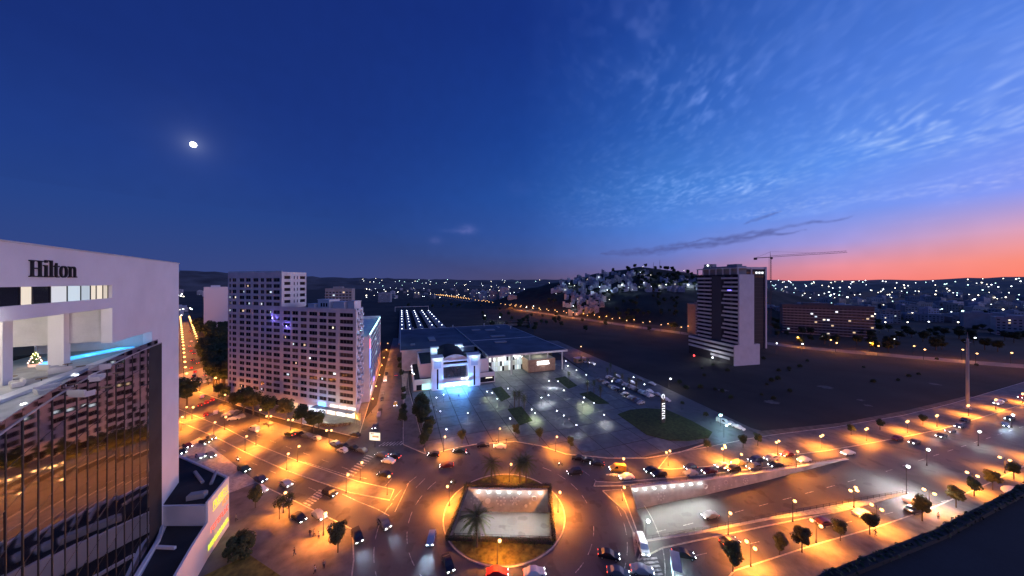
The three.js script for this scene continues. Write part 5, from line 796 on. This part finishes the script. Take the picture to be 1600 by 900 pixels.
// ---------------------------------------------------------------- residential tower, its neighbour and the crane
{
  const P = [157.7, 218], T = Math.atan2(0.218, 0.976), tw = thing('residential_tower', 'tall white tower with banded balconies and blank end wall beyond the dark field', 'building', P, 0, T);
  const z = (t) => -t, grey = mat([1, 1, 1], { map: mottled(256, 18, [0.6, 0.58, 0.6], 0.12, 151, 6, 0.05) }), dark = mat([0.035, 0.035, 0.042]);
  const bx = (n, s0, s1, y0, y1, t0, t1, m, p = tw) => add(n, [boxAt(s0, s1, y0, y1, -t1, -t0)], m, p);
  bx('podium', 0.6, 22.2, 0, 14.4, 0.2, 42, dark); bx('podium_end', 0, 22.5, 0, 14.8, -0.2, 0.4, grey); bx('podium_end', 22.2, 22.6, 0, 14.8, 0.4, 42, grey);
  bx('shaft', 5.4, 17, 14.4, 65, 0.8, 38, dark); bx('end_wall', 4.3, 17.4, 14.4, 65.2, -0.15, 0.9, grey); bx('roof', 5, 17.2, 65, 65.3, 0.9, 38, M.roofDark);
  for (let f = 0; f < 4; f++) { const y = 3.4 + f * 3.3; bx('podium_band', f ? -0.6 : 0.2, 0.7, y, y + 1.5, f ? 0.6 : 4, f === 0 ? 20 : 41, grey); }
  for (let f = 0; f < 16; f++) { const y = 15.4 + f * 3.1; bx('balcony', 4.2, 5.4, y, y + 1.25, 1.2, 14.5 - (f % 3) * 1.2, grey); bx('balcony', 4.2, 5.4, y, y + 1.25, 24, 36.5 + (f % 2) * 0.8, grey); for (const [a, b] of [[2, 6], [8, 12.5], [26, 30], [32, 36]]) bx('window', 5.32, 5.38, y + 1.3, y + 2.7, a, b, M.glassDark); }
  bx('core_band', 5.1, 5.4, 14.4, 64, 15.2, 23.4, mat([0.07, 0.07, 0.085]));
  bx('crown_beam', 4.1, 17.2, 69.6, 70.2, 1, 37.5, grey); for (const t of [1, 7, 13, 19, 25, 31, 36.6]) { bx('crown_post', 4.2, 4.9, 65.2, 69.6, t, t + 0.7, grey); bx('crown_post', 16.4, 17.1, 65.2, 69.6, t, t + 0.7, grey); }
  bx('penthouse', 7, 15.5, 65.3, 71.5, 4, 34, M.grey); bx('roof_hut', 8, 12, 71.5, 74, 26, 34, M.grey); add('roof_lamp', [ball(0.5, 7.6, 73, -30)], farGlow.w, tw); bx('roof_hut', 9, 14, 71.5, 73, 6, 14, M.grey);
  add('site_lamp', [ball(0.5, -4, 3, -14)], farGlow.w, tw); pointLight(tw, [-5.2, 3, -14], [0.9, 0.95, 1], 160, 6); add('warning_lamp', [ball(0.6, -13, 3, -22)], glow([1, 0.05, 0.05], 6), tw);
  add('neon_lamp', [boxAt(4.05, 4.18, 53.4, 53.9, -9, -6)], glow([0.2, 0.15, 1], 5), tw);
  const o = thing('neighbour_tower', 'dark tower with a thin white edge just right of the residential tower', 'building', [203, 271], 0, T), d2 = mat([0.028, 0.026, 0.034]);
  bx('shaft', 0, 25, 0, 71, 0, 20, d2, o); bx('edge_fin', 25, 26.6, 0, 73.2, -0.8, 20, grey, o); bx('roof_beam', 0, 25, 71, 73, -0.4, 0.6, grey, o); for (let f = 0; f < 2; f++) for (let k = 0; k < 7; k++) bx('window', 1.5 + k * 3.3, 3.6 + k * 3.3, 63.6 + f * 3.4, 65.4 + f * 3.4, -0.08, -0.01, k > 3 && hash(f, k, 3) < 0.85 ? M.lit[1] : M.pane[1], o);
  for (let f = 0; f < 17; f++) bx('floor_band', 0.6, 24.6, 6 + f * 3.3, 6.3 + f * 3.3, -0.12, -0.01, mat([0.06, 0.055, 0.07]), o);
  // crane
  const cr = thing('tower_crane', 'thin tower crane rising behind the towers against the pink sky', 'crane', [296, 352], 0, 0), m = mat([0.1, 0.09, 0.1]), mast = [], jib = [], cj = [], H = 88;
  for (const [x, q] of [[-0.8, -0.8], [0.8, -0.8], [0.8, 0.8], [-0.8, 0.8]]) mast.push(bar([x, 0, q], [x, H, q], 0.16, 4)); for (let y = 0; y < H; y += 2.2) { mast.push(bar([-0.8, y, 0.8], [0.8, y + 2.2, 0.8], 0.1, 4), bar([0.8, y, -0.8], [0.8, y + 2.2, 0.8], 0.1, 4)); }
  const dj = [0.42, -0.907]; const J = (s, y, o2 = 0) => [dj[0] * s + o2 * 0.9, y, -dj[1] * s]; // along the jib
  for (let s = 0; s < 62; s += 2.5) { const e = Math.min(62, s + 2.5); jib.push(bar(J(s, H, -0.7), J(e, H, -0.7), 0.14, 4), bar(J(s, H, 0.7), J(e, H, 0.7), 0.14, 4), bar(J(s, H + 1.6), J(e, H + 1.6), 0.14, 4), bar(J(s, H, 0.7), J((s + e) / 2, H + 1.6), 0.08, 4), bar(J((s + e) / 2, H + 1.6), J(e, H, 0.7), 0.08, 4)); }
  cj.push(bar(J(0, H), J(-16, H), 0.4, 4), bar(J(0, H + 6), J(-15, H + 0.4), 0.1, 4)); add('mast', mast, m, cr); add('jib', jib, m, cr); add('counter_jib', cj, m, cr); add('counterweight', [box(2.2, 2.6, 2.6, J(-15, 0)[0], H - 0.8, J(-15, 0)[2])], m, cr); add('apex', [bar([0, H, 0], [0, H + 6.5, 0], 0.35, 4, 0.1), bar([0, H + 6.4, 0], J(40, H + 1.6), 0.07, 4)], m, cr); add('cab', [box(1.6, 2, 1.6, 1.4, H - 1.2, 0)], m, cr);
  const ms = thing('antenna_mast', 'tall slender grey mast beside the right avenue', 'mast', [215, 145]); add('shaft', [cyl(0.6, 0.42, 33, 10)], mat([0.4, 0.38, 0.37]), ms); add('base', [cyl(1.3, 1.1, 0.6, 10)], M.concrete, ms); add('head_ring', [new THREE.TorusGeometry(0.9, 0.12, 6, 14).rotateX(Math.PI / 2).translate(0, 31.5, 0), bar([0, 33, 0], [0, 36, 0], 0.08, 5)], M.grey, ms);
  for (const [u, v, h] of [[1021, 419, 20], [1031, 419, 26]]) { const p = hillSite(u, 421.5); if (p) { const a = thing('radio_mast', `thin radio mast on the hilltop, the ${h > 22 ? 'taller right' : 'shorter left'} one`, 'mast', p, hillY(...p) - 1); add('lattice', [bar([0, 0, 0], [0, h, 0], 0.5, 4, 0.25), ...[0.3, 0.5, 0.7].map((k) => bar([-0.9, h * k, 0], [0.9, h * k, 0], 0.15, 4))], m, a); add('foot', [box(2, 2, 2, 0, 0.5, 0)], M.concrete, a); } }
}

// ---------------------------------------------------------------- town around
const townM = [[0.34, 0.34, 0.36], [0.42, 0.41, 0.41], [0.24, 0.22, 0.22], [0.36, 0.33, 0.31], [0.46, 0.46, 0.5]].map((c, i) => mat([1, 1, 1], { map: mottled(128, 30, c, 0.25, 160 + i, 8, 0.1) }));
const bandM = mat([0.05, 0.05, 0.06], { roughness: 0.3 });
function block(p, w, dep, h, turn, m, label, group, o = {}) {
  const t = thing(o.name ?? 'town_block', label, 'building', p, o.y ?? 0, turn, group); add('walls', [boxAt(-w / 2, w / 2, -3, h, -dep / 2, dep / 2)], m, t);
  add('roof', [boxAt(-w / 2 - 0.2, w / 2 + 0.2, h, h + 0.5, dep / 2 - 0.3, dep / 2 + 0.2), boxAt(-w / 2 - 0.2, w / 2 + 0.2, h, h + 0.5, -dep / 2 - 0.2, -dep / 2 + 0.3), boxAt(-w * 0.25, w * 0.1, h, h + 2.4, -dep * 0.2, dep * 0.25)], m, t);
  if (o.blank) return t;
  const nf = Math.max(1, Math.floor(h / 3.1)), nw = Math.max(2, Math.round(w / 3.4));
  if (o.windows) for (let f = 0; f < nf; f++) add('floor_band', [boxAt(-w / 2 - 0.3, w / 2 + 0.3, f * 3.1 - 0.1, 0.6 + f * 3.1, dep / 2, dep / 2 + 0.9)], townM[1], t);
  if (o.windows) for (let f = 0; f < nf; f++) for (let k = 0; k < nw; k++) add('window', [boxAt(-w / 2 + (k + 0.22) * w / nw, -w / 2 + (k + 0.8) * w / nw, 0.9 + f * 3.1, 2.4 + f * 3.1, dep / 2 - 0.05, dep / 2 + 0.06)], hash(f, k, 21 + Math.floor(p[0])) < (o.lit ?? 0.06) ? pick(M.lit) : bandM, t);
  else {
    const g = []; for (let f = 0; f < nf; f++) for (let k = 0; k < nw; k++) { if (hash(f, k, 31) < 0.12) continue; g.push(boxAt(-w / 2 + (k + 0.24) * w / nw, -w / 2 + (k + 0.78) * w / nw, 0.9 + f * 3.1, 2.3 + f * 3.1, dep / 2 - 0.02, dep / 2 + 0.07)); } const q = add('dark_windows', g, bandM, t); q.userData.kind = 'stuff';
    const nl = o.nl ?? 1; for (let i = 0; i < nl; i++) { const f = Math.floor(rnd() * nf), k = Math.floor(rnd() * nw); add('lit_window', [boxAt(-w / 2 + (k + 0.3) * w / nw, -w / 2 + (k + 0.72) * w / nw, 0.9 + f * 3.1, 2.2 + f * 3.1, dep / 2 + 0.08, dep / 2 + 0.14)], pick(M.lit), t); }
  }
  return t;
}
// large blocks one can tell apart
block([-366, 382], 24, 16, 53, 0.75, mat([0.6, 0.62, 0.66]), 'pale slab tower standing alone behind the hotel', undefined, { blank: true });
block([-430, 500], 44, 16, 42, 0.7, townM[2], 'dim housing block behind the pale slab tower', undefined, { nl: 4 });
block([-193, 346], 26, 18, 52, 0.3, townM[3], 'housing tower just behind the roof of the apartment block', undefined, { windows: true }); block([-268, 460], 26, 18, 30, 0.3, townM[1], 'low housing block behind the apartment block tower');
block([-372, 900], 34, 20, 27, 0.2, townM[1], 'single square block on the dark plain behind the side street', undefined, { nl: 0 });
[[742, 472, 34], [755, 473, 32], [770, 475, 36], [787, 476, 44], [800, 478, 26]].forEach(([u, v, h], i) => block(site(u, v), 22, 16, h, 0.1, townM[i % 2 ? 4 : 0], `tall housing block in the row behind the distant road, ${ord(i)} from the left`, 'housing row behind the distant road', { nl: 2 }));
block(site(1287, 522), 74, 16, 33, -0.55, mat([0.13, 0.12, 0.125]), 'long balconied housing block in the dark town at right', undefined, { windows: true, lit: 0.05 });
block(site(1094, 521), 20, 16, 34, 0, townM[2], 'dim block at the left foot of the residential tower', undefined, { windows: true }); block(site(1228, 500), 28, 18, 20, -0.5, townM[2], 'low block right behind the neighbour tower');
block(site(1530, 512), 26, 18, 19, -0.8, townM[0], 'pale blank block in the right-hand town', undefined, { blank: true }); block(site(1568, 514), 34, 18, 18, -0.8, townM[0], 'broad pale block near the right edge', undefined, { blank: true }); block(site(1590, 524), 30, 16, 20, -0.8, townM[1], 'lit block at the right edge', undefined, { nl: 8 });
// town at right, centre and left
for (let k = 0; k < 270; k++) { const u = rr(1206, 1640), v = 443 + 62 * Math.pow(rnd(), 1.5), p = site(u, v), d = p[1]; if (d > 3000) continue; block([p[0], d], rr(10, 26), rr(9, 16), Math.min(rr(7, 22), EYE - 6), rr(-1, 0.2), pick(townM), 'flat-roofed building in the dusky town at right', 'buildings of the right-hand town', { name: 'town_house', nl: rnd() < 0.5 ? 1 : 0 }); }
for (let k = 0; k < 90; k++) { const u = rr(560, 880), v = 443 + 24 * Math.pow(rnd(), 1.5), p = site(u, v); if (p[1] > 3200) continue; block(p, rr(10, 24), rr(9, 15), rr(6, 17), rr(-0.3, 0.6), pick(townM), 'flat-roofed building on the far plain behind the station', 'buildings of the far plain', { name: 'plain_house', nl: rnd() < 0.4 ? 1 : 0 }); }
for (let k = 0; k < 26; k++) { const u = rr(272, 356), v = 446 + 50 * Math.pow(rnd(), 1.2), p = site(u, v); if (u > 296 && u < 340 && v > 470) continue; block(p, rr(12, 24), rr(9, 15), rr(8, 20), rr(0.3, 1), pick(townM), 'flat-roofed building in the town behind the hotel', 'buildings behind the hotel', { name: 'quarter_house', nl: rnd() < 0.5 ? 1 : 0 }); }
// hillside houses
const houseG = [0, 1, 2, 3].map((i) => ready([[boxAt(-4, 4, -4, 6.4, -3.6, 3.6), boxAt(-1.5, 2.4, 6.4, 8.6, -2, 1.4)], [boxAt(-5, 3, -4, 5, -4, 4), boxAt(3, 6, -4, 8.5, -3, 3.4)], [boxAt(-3.4, 3.4, -4, 9.4, -3.4, 3.4), boxAt(-3.4, 0, 9.4, 11, -3.4, 0)], [boxAt(-6, 6, -4, 6, -3.4, 3.2), boxAt(-6, -1, 6, 9, -3.4, 3.2)]][i]));
const houseW = ready([...Array(5)].map((_, i) => boxAt(-2.9 + i * 1.4, -2.2 + i * 1.4, 1.2 + (i % 2) * 2.6, 2.6 + (i % 2) * 2.6, 3.5, 4.08))); const houseM = [mat([0.5, 0.5, 0.55]), mat([0.36, 0.36, 0.4]), mat([0.44, 0.4, 0.37])];
let hn = 0;
for (let k = 0; k < 420 && hn < 200; k++) {
  const u = rr(862, 1104), v = rr(424, 496), onL = u < 962 && v > 430 + Math.max(0, 905 - u) * 0.25 && v < 470 + (u > 882 && u < 945 ? 24 : -12), onR = u >= 930 && v > 426 + (u > 1010 ? 10 : 0) && v < 456; if (!onL && !onR) continue;
  const p = hillSite(u, v); if (!p) continue; hn++; const t = thing('hillside_house', 'small pale flat-roofed house on the lit hillside', 'house', p, hillY(...p), rr(-0.6, 0.6), 'houses on the hillside'); add('walls', houseG[hn % 4], houseM[hn % 3], t); add('dark_windows', houseW, bandM, t).userData.kind = 'stuff';
}
{ // hillside lamps, read from the photograph's points of light
  const HL = [[889, 446, 1], [897, 450], [917, 439], [935, 436], [936, 452, 1], [928, 463, 1], [902, 472], [895, 483, 1], [916, 486, 1], [951, 473], [960, 439], [971, 449, 1], [975, 433], [1000, 429, 1], [1007, 433], [1016, 433], [981, 454], [987, 457], [998, 453], [1005, 446], [1017, 452], [1029, 450], [1040, 449, 1], [1054, 448], [1075, 449, 1], [1091, 450, 1], [948, 458, 1], [943, 468], [868, 462], [882, 456], [1068, 425.5], [1004, 419]];
  HL.forEach(([u, v, s], i) => { const p = hillSite(u, v + 2); if (!p) return; farLamp(p, s ? 'w' : i % 4 ? 'y' : 'w', `white lamp between the hillside houses, ${ord(i)} in order`, 'lamps of the hillside', { y: hillY(...p), h: 8, r: s ? 1.1 : 0.6, power: s ? 420 : i % 2 ? 110 : 0, light: [0.62, 0.82, 1] }); });
  const scatter = (n, u0, u1, v0, v1, pw, label, group, cs) => { for (let k = 0; k < n; k++) { const u = rr(u0, u1), v = v0 + (v1 - v0) * Math.pow(rnd(), pw), p = site(u, v); if (p[1] > 3300) continue; farLamp(p, pick(cs), label, group, { name: 'town_lamp', h: rr(8, 12), r: rr(0.6, 1.15) * (rnd() < 0.12 ? 1.6 : 1) }); } };
  scatter(250, 1206, 1610, 441.2, 500, 1.7, 'small bright lamp among the roofs of the right-hand town', 'lamps of the right-hand town', ['w', 'y', 'w', 'y', 'g']);
  scatter(120, 570, 880, 441, 470, 1.3, 'small bright lamp on the far plain behind the station', 'lamps of the far plain', ['w', 'y', 'w', 'y']);
  scatter(18, 276, 300, 442, 505, 1, 'small bright lamp in the town behind the hotel', 'lamps of the town behind the hotel', ['y', 'w']); scatter(7, 335, 357, 444, 480, 1, 'small bright lamp beside the apartment block edge', 'lamps beside the apartment block edge', ['y', 'w']);
  for (let k = 0; k < 120; k++) { const right = k < 75, az = right ? rr(39.5, 59.5) : rr(-26, 10), t = rr(0.01, 0.3), [x, d, y0] = farHill(az, t), y = y0 - 4; farLamp([x, d], pick(['w', 'y', 'y', 'w', 'g']), `tiny lamp on the farthest rise ${right ? 'below the pink sky' : 'behind the station'}`, right ? 'lamps on the rise below the pink sky' : 'lamps on the rise behind the station', { name: 'rise_lamp', y, h: 12, r: rr(0.9, 1.6) }); }
  [[1224, 508, 'o'], [1276, 509, 'o'], [1314, 509, 'y'], [1349, 508, 'y'], [1382, 504, 'y'], [1417, 504, 'y'], [1450, 503, 'w'], [1496, 504, 'y'], [1284, 529, 'w'], [1395, 534, 'w'], [1252, 543, 'w'], [1212, 542, 'w'], [1598, 508, 'w'], [1522, 532, 'w']].forEach(([u, v, c], i) => farLamp(site(u, v + 9), c, `lamp standing before the dark town at right, ${ord(i)} in order`, 'lamps before the dark town', { power: i < 5 ? 45 : 0, light: c === 'o' ? SODIUM_COLOR : [0.9, 0.95, 1] }));
  [[757, 495], [780, 498], [833, 478, 1], [822, 480]].forEach(([u, v], i) => farLamp(site(u, v + 6), 'w', `white lamp in the dark yard beyond the station roof, ${ord(i)} from the left`, 'lamps in the yard beyond the roof', { power: 160, light: [0.75, 0.95, 1] }));
}

// ---------------------------------------------------------------- smaller things
{
  const to = thing('totem_sign', 'tall glowing white totem of stacked letters on the dark lawn', 'sign', site(1036, 661), 0.3, 0.2), w = glow([0.92, 0.95, 1], 1.5), dk = mat([0.03, 0.03, 0.035]);
  add('column', [box(1.7, 10.4, 0.5, 0, 5.2, 0)], dk, to); for (let k = 0; k < 7; k++) { const y = 1.7 + k * 1.02; add('letter', [box(1.35, 0.3, 0.1, 0, y + 0.26, 0.3), box(0.3, 0.32, 0.1, k % 2 ? 0.5 : -0.5, y - 0.02, 0.3)], w, to); }
  add('emblem', [new THREE.TorusGeometry(0.62, 0.17, 8, 18).scale(1, 1.5, 1).translate(0, 10.9, 0.1)], w, to); pointLight(to, [0, 6, 2.4], [0.9, 0.95, 1], 22, 8);
  const bb = thing('billboard', 'small lit billboard at the mouth of the side street', 'billboard', site(586, 699), 0.13, -0.15); add('post', [cyl(0.16, 0.14, 2.4, 8)], M.metal, bb); add('panel', [box(4.4, 3.0, 0.3, 0, 3.9, 0)], M.metal, bb); add('poster_light', [box(4.2, 2.8, 0.05, 0, 3.9, 0.18)], glow([1, 0.86, 0.68], 0.85), bb); add('poster_print', [box(2.4, 0.7, 0.03, 0.3, 3.9, 0.22), box(1.2, 0.3, 0.03, -0.9, 4.8, 0.22)], mat([0.25, 0.14, 0.08]), bb); pointLight(bb, [0, 3.6, 1.6], [1, 0.85, 0.6], 30, 8);
  const sh = thing('bus_shelter', 'glass shelter with bright cyan-white light panel at the bottom edge', 'shelter', site(1056, 897), 0.03, 1.2); for (const x of [-2.2, 2.2]) add('post', [cyl(0.06, 0.06, 2.6, 6, x, 0, -0.7)], M.steel, sh); add('roof', [box(5, 0.12, 1.8, 0, 2.66, 0)], M.pale, sh); add('light_panel', [box(4.6, 1.9, 0.1, 0, 1.4, -0.72)], glow([0.6, 0.9, 1], 2.4), sh); add('bench', [box(3, 0.08, 0.4, 0, 0.5, -0.3), box(0.08, 0.5, 0.3, -1.2, 0.25, -0.3), box(0.08, 0.5, 0.3, 1.2, 0.25, -0.3)], M.metal, sh); pointLight(sh, [0, 1.5, 0.4], [0.6, 0.88, 1], 40, 8);
  const kk = thing('kiosk', 'low brick kiosk by the lamp at the plaza corner', 'kiosk', site(906, 566), 0.1, 0.35); add('walls', [boxAt(-4, 4, 0, 3.2, -2, 2)], M.brown, kk); add('roof', [boxAt(-4.3, 4.3, 3.2, 3.5, -2.3, 2.3)], M.pale, kk); add('hatch', [boxAt(-2.6, 0.4, 1, 2.4, 2, 2.06)], M.glassDark, kk); add('door', [boxAt(1.6, 2.7, 0, 2.2, 2, 2.05)], M.metal, kk);
  const tn = thing('yard_tent', 'pale tent roof in the dark yard behind the station', 'tent', site(808, 510), 0, 0.2); add('canopy', [new THREE.CylinderGeometry(9, 9, 34, 18, 1, false, 0, Math.PI).rotateZ(Math.PI / 2).rotateX(-Math.PI / 2).scale(1, 0.7, 1)], M.pale, tn); add('end_wall', [box(0.2, 4, 12, 17, 2, 0)], M.grey, tn);
  const wp = thing('white_shelter', 'white rounded shelter at the right edge above the dark roof', 'shelter', site(1592, 788), 0.13, 0.6); add('canopy', [new THREE.SphereGeometry(3, 18, 8, 0, Math.PI * 2, 0, Math.PI / 2).scale(1.2, 0.45, 0.9).translate(0, 2.6, 0)], M.white, wp); add('post', [cyl(0.1, 0.1, 2.7, 8, -2, 0, 0)], M.steel, wp); add('post', [cyl(0.1, 0.1, 2.7, 8, 2, 0, 0)], M.steel, wp);
  const cy = thing('site_floodlight', 'cyan-white floodlight pole at the edge of the dark field', 'floodlight', site(1126, 666), 0, 0); add('pole', [cyl(0.09, 0.07, 4.4, 7)], M.metal, cy); add('lamp_head', [box(0.9, 0.5, 0.4, 0, 4.6, 0)], glow([0.55, 0.9, 1], 16), cy); pointLight(cy, [0.6, 4.1, 0.8], [0.45, 0.85, 1], 170, 5); const c2 = farLamp(site(1131, 684), 'g', 'cyan lamp below the field edge vehicles', undefined, { h: 4.5, power: 90, light: [0.4, 0.75, 1] });
  // rough low things on the dark field
  for (let k = 0; k < 60; k++) { const u = rr(1060, 1590), v = rr(560, 650), p = site(u, v); if (p[1] < 128 + Math.max(0, p[0] - 60) * 0.33) continue; bush(p, rr(1.2, 3), 'low dark scrub on the bare field', 'scrub on the bare field', 0, 2); }
  struct('dirt_track', strip([[98, 121.5], [140, 129], [185, 142], [240, 160]], 3, 0.025), mat([1, 1, 1], { map: mottled(256, 14, [0.16, 0.13, 0.1], 0.5, 171, 8, 0.3), roughness: 1 }), 'pale dirt track along the field edge');
  const patchM = mat([1, 1, 1], { map: mottled(128, 6, [0.13, 0.115, 0.1], 0.6, 181, 8, 0.3), roughness: 1 });
  for (const [u, v, w] of [[1205, 628, 7], [1345, 625, 4], [1355, 633, 4], [1290, 605, 8], [1460, 600, 6], [1130, 610, 5]]) { const p = site(u, v), q = []; for (let k = 0; k < 26; k++) { const a = k / 26 * 2 * Math.PI, r = w * 0.5 * (0.45 + 0.9 * vnoise(k * 0.55, u, 7)); q.push([p[0] + Math.cos(a) * r, p[1] + Math.sin(a) * r * 0.7]); } struct('dirt_patch', sheet(q, 0.02), patchM, 'pale dirt patch on the dark field'); }
  const gl = thing('moon', 'bright white moon in the deep blue sky', 'moon'); const dir = new THREE.Vector3(-498, 214, -480).normalize().multiplyScalar(5200); gl.position.set(dir.x, EYE + dir.y, dir.z); add('moon_disc', [new THREE.SphereGeometry(30, 24, 16)], glow([1, 0.99, 0.96], 5), gl);
}

// ---------------------------------------------------------------- people
{
  const make = (pose) => {
    const R = 56, mc = new MarchingCubes(R, mat([1, 1, 1]), false, false, 60000); mc.isolation = 0; const S = 1.0; // cube spans [-1, 1] -> metres around (0, 0.92, 0)
    const J = pose ? { hipL: [0.09, 0.94, 0], hipR: [-0.09, 0.94, 0], kL: [0.1, 0.52, 0.16], aL: [0.1, 0.1, 0.1], kR: [-0.1, 0.5, -0.02], aR: [-0.1, 0.14, -0.3], eL: [0.27, 1.14, -0.14], hL: [0.26, 0.92, -0.02], eR: [-0.27, 1.14, 0.1], hR: [-0.25, 0.95, 0.27] } : { hipL: [0.09, 0.94, 0], hipR: [-0.09, 0.94, 0], kL: [0.11, 0.52, 0.02], aL: [0.12, 0.1, -0.02], kR: [-0.11, 0.52, 0.03], aR: [-0.12, 0.1, 0], eL: [0.28, 1.13, -0.03], hL: [0.27, 0.88, 0.06], eR: [-0.28, 1.13, -0.03], hR: [-0.27, 0.88, 0.06] };
    const toe = (a) => [a[0], a[1] - 0.05, a[2] + 0.16], C = [[[0, 0.98, 0], [0, 1.38, 0], 0.135, 0.15], [[-0.16, 1.42, 0], [0.16, 1.42, 0], 0.085, 0.085], [[0, 1.42, 0], [0, 1.56, 0.01], 0.06, 0.055], [[0, 1.62, 0.015], [0, 1.7, 0.01], 0.085, 0.095], [[0, 1.64, 0.1], [0, 1.62, 0.11], 0.02, 0.02]];
    for (const s of ['L', 'R']) { const e = s === 'L' ? 1 : -1; C.push([J['hip' + s], J['k' + s], 0.1, 0.068], [J['k' + s], J['a' + s], 0.065, 0.045], [J['a' + s], toe(J['a' + s]), 0.05, 0.04], [[0.18 * e, 1.41, 0], J['e' + s], 0.06, 0.048], [J['e' + s], J['h' + s], 0.046, 0.034], [J['h' + s], [J['h' + s][0], J['h' + s][1] - 0.09, J['h' + s][2] + 0.02], 0.036, 0.03]); }
    const sd = (p, [a, b, r0, r1]) => { const ab = [b[0] - a[0], b[1] - a[1], b[2] - a[2]], ap = [p[0] - a[0], p[1] - a[1], p[2] - a[2]], t = Math.max(0, Math.min(1, (ap[0] * ab[0] + ap[1] * ab[1] + ap[2] * ab[2]) / (ab[0] ** 2 + ab[1] ** 2 + ab[2] ** 2 + 1e-9))); return Math.hypot(ap[0] - ab[0] * t, ap[1] - ab[1] * t, ap[2] - ab[2] * t) - lerp(r0, r1, t); };
    for (let k = 0; k < R; k++) for (let j = 0; j < R; j++) for (let i = 0; i < R; i++) { const p = [(i - R / 2) / (R / 2), (j - R / 2) / (R / 2) + 0.92, (k - R / 2) / (R / 2)]; let m = 9; for (const c of C) { const d = sd(p, c), h = Math.max(0, 0.04 - Math.abs(d - m)) / 0.04; m = Math.min(d, m) - h * h * 0.01; } mc.field[k * R * R + j * R + i] = -m; }
    mc.update(); const n = mc.count ?? mc.geometry.drawRange.count, pos = mc.positionArray.slice(0, n * 3), nor = mc.normalArray.slice(0, n * 3), g = new THREE.BufferGeometry();
    for (let i = 0; i < n; i++) pos[i * 3 + 1] += 0.92; g.setAttribute('position', new THREE.BufferAttribute(pos, 3)); g.setAttribute('normal', new THREE.BufferAttribute(nor, 3)); g.computeVertexNormals(); return g;
  };
  const bases = [make(0), make(1)], dress = (g, top, leg) => { const p = g.attributes.position, c = new Float32Array(p.count * 3); for (let i = 0; i < p.count; i++) { const y = p.getY(i), x = Math.abs(p.getX(i)), z = p.getZ(i); const q = y > 1.73 || (y > 1.6 && z < 0.02) ? [0.015, 0.012, 0.01] : y > 1.5 ? [0.35, 0.2, 0.14] : x > 0.2 && y < 0.92 ? [0.35, 0.2, 0.14] : y > 0.95 ? top : y > 0.12 ? leg : [0.03, 0.025, 0.02]; c.set(q, i * 3); } const h = g.clone(); h.setAttribute('color', new THREE.BufferAttribute(c, 3)); const r = clean(h); r.userData.ready = true; return r; };
  const vm = mat([1, 1, 1], { vertexColors: true }), outfits = [['dark jacket', [0.03, 0.03, 0.035], [0.04, 0.06, 0.12]], ['grey top', [0.2, 0.2, 0.2], [0.02, 0.02, 0.02]], ['pale shirt', [0.5, 0.48, 0.44], [0.03, 0.03, 0.04]]];
  const geos = outfits.map(([, a, b]) => bases.map((g) => dress(g, a, b)));
  const where = [[484.5, 839, 'nearest the lamp post on the orange pavement'], [491, 839, 'in the middle of the three on the orange pavement'], [498, 843, 'on the right of the three on the orange pavement'], [460, 869, 'alone on the orange pavement beside the grass bank'], [506, 889, 'in shade left of the roundabout'], [492, 897, 'at the bottom edge, left half'], [396, 855, 'beside the round bush'], [369, 815, 'close to the sign wall of the hotel wing'], [750, 634, 'alone on the plaza before the lawn'], [852, 617, 'crossing the bright patch of the plaza'], [882, 664, 'on the dark right part of the plaza'], [889, 660, 'just right of another walker on the plaza'], [732, 619, 'in the blue light before the station doors'], [717, 621, 'left in the blue light before the station doors'], [682, 645, 'by the white lamps left on the plaza'], [678, 640, 'next to the trees left on the plaza'], [796, 637, 'beside the plaza palms'], [776, 693, 'on the plaza kerb by the white taxi'], [791, 692, 'waiting at the plaza kerb right of the white taxi'], [833, 702, 'at the kerb bend of the plaza'], [1466, 812, 'under the tree on the near right pavement'], [1368, 839, 'beside the kerb hedge on the near right pavement'], [703, 625, 'walking out of the station doors']];
  where.forEach(([u, v, w], i) => { const k = i % 3, o = tag(add('person', geos[k][(i * 7) % 2], vm), `person in ${outfits[k][0]} ${w}`, 'person'), p = site(u, v); o.position.set(p[0], 0.14, -p[1]); o.rotation.y = i * 1.7; });
}

// ---------------------------------------------------------------- shadows on, draw
scene.traverse((o) => { if (o.isMesh) { o.castShadow = true; o.receiveShadow = true; } });
renderer.render(scene, camera);
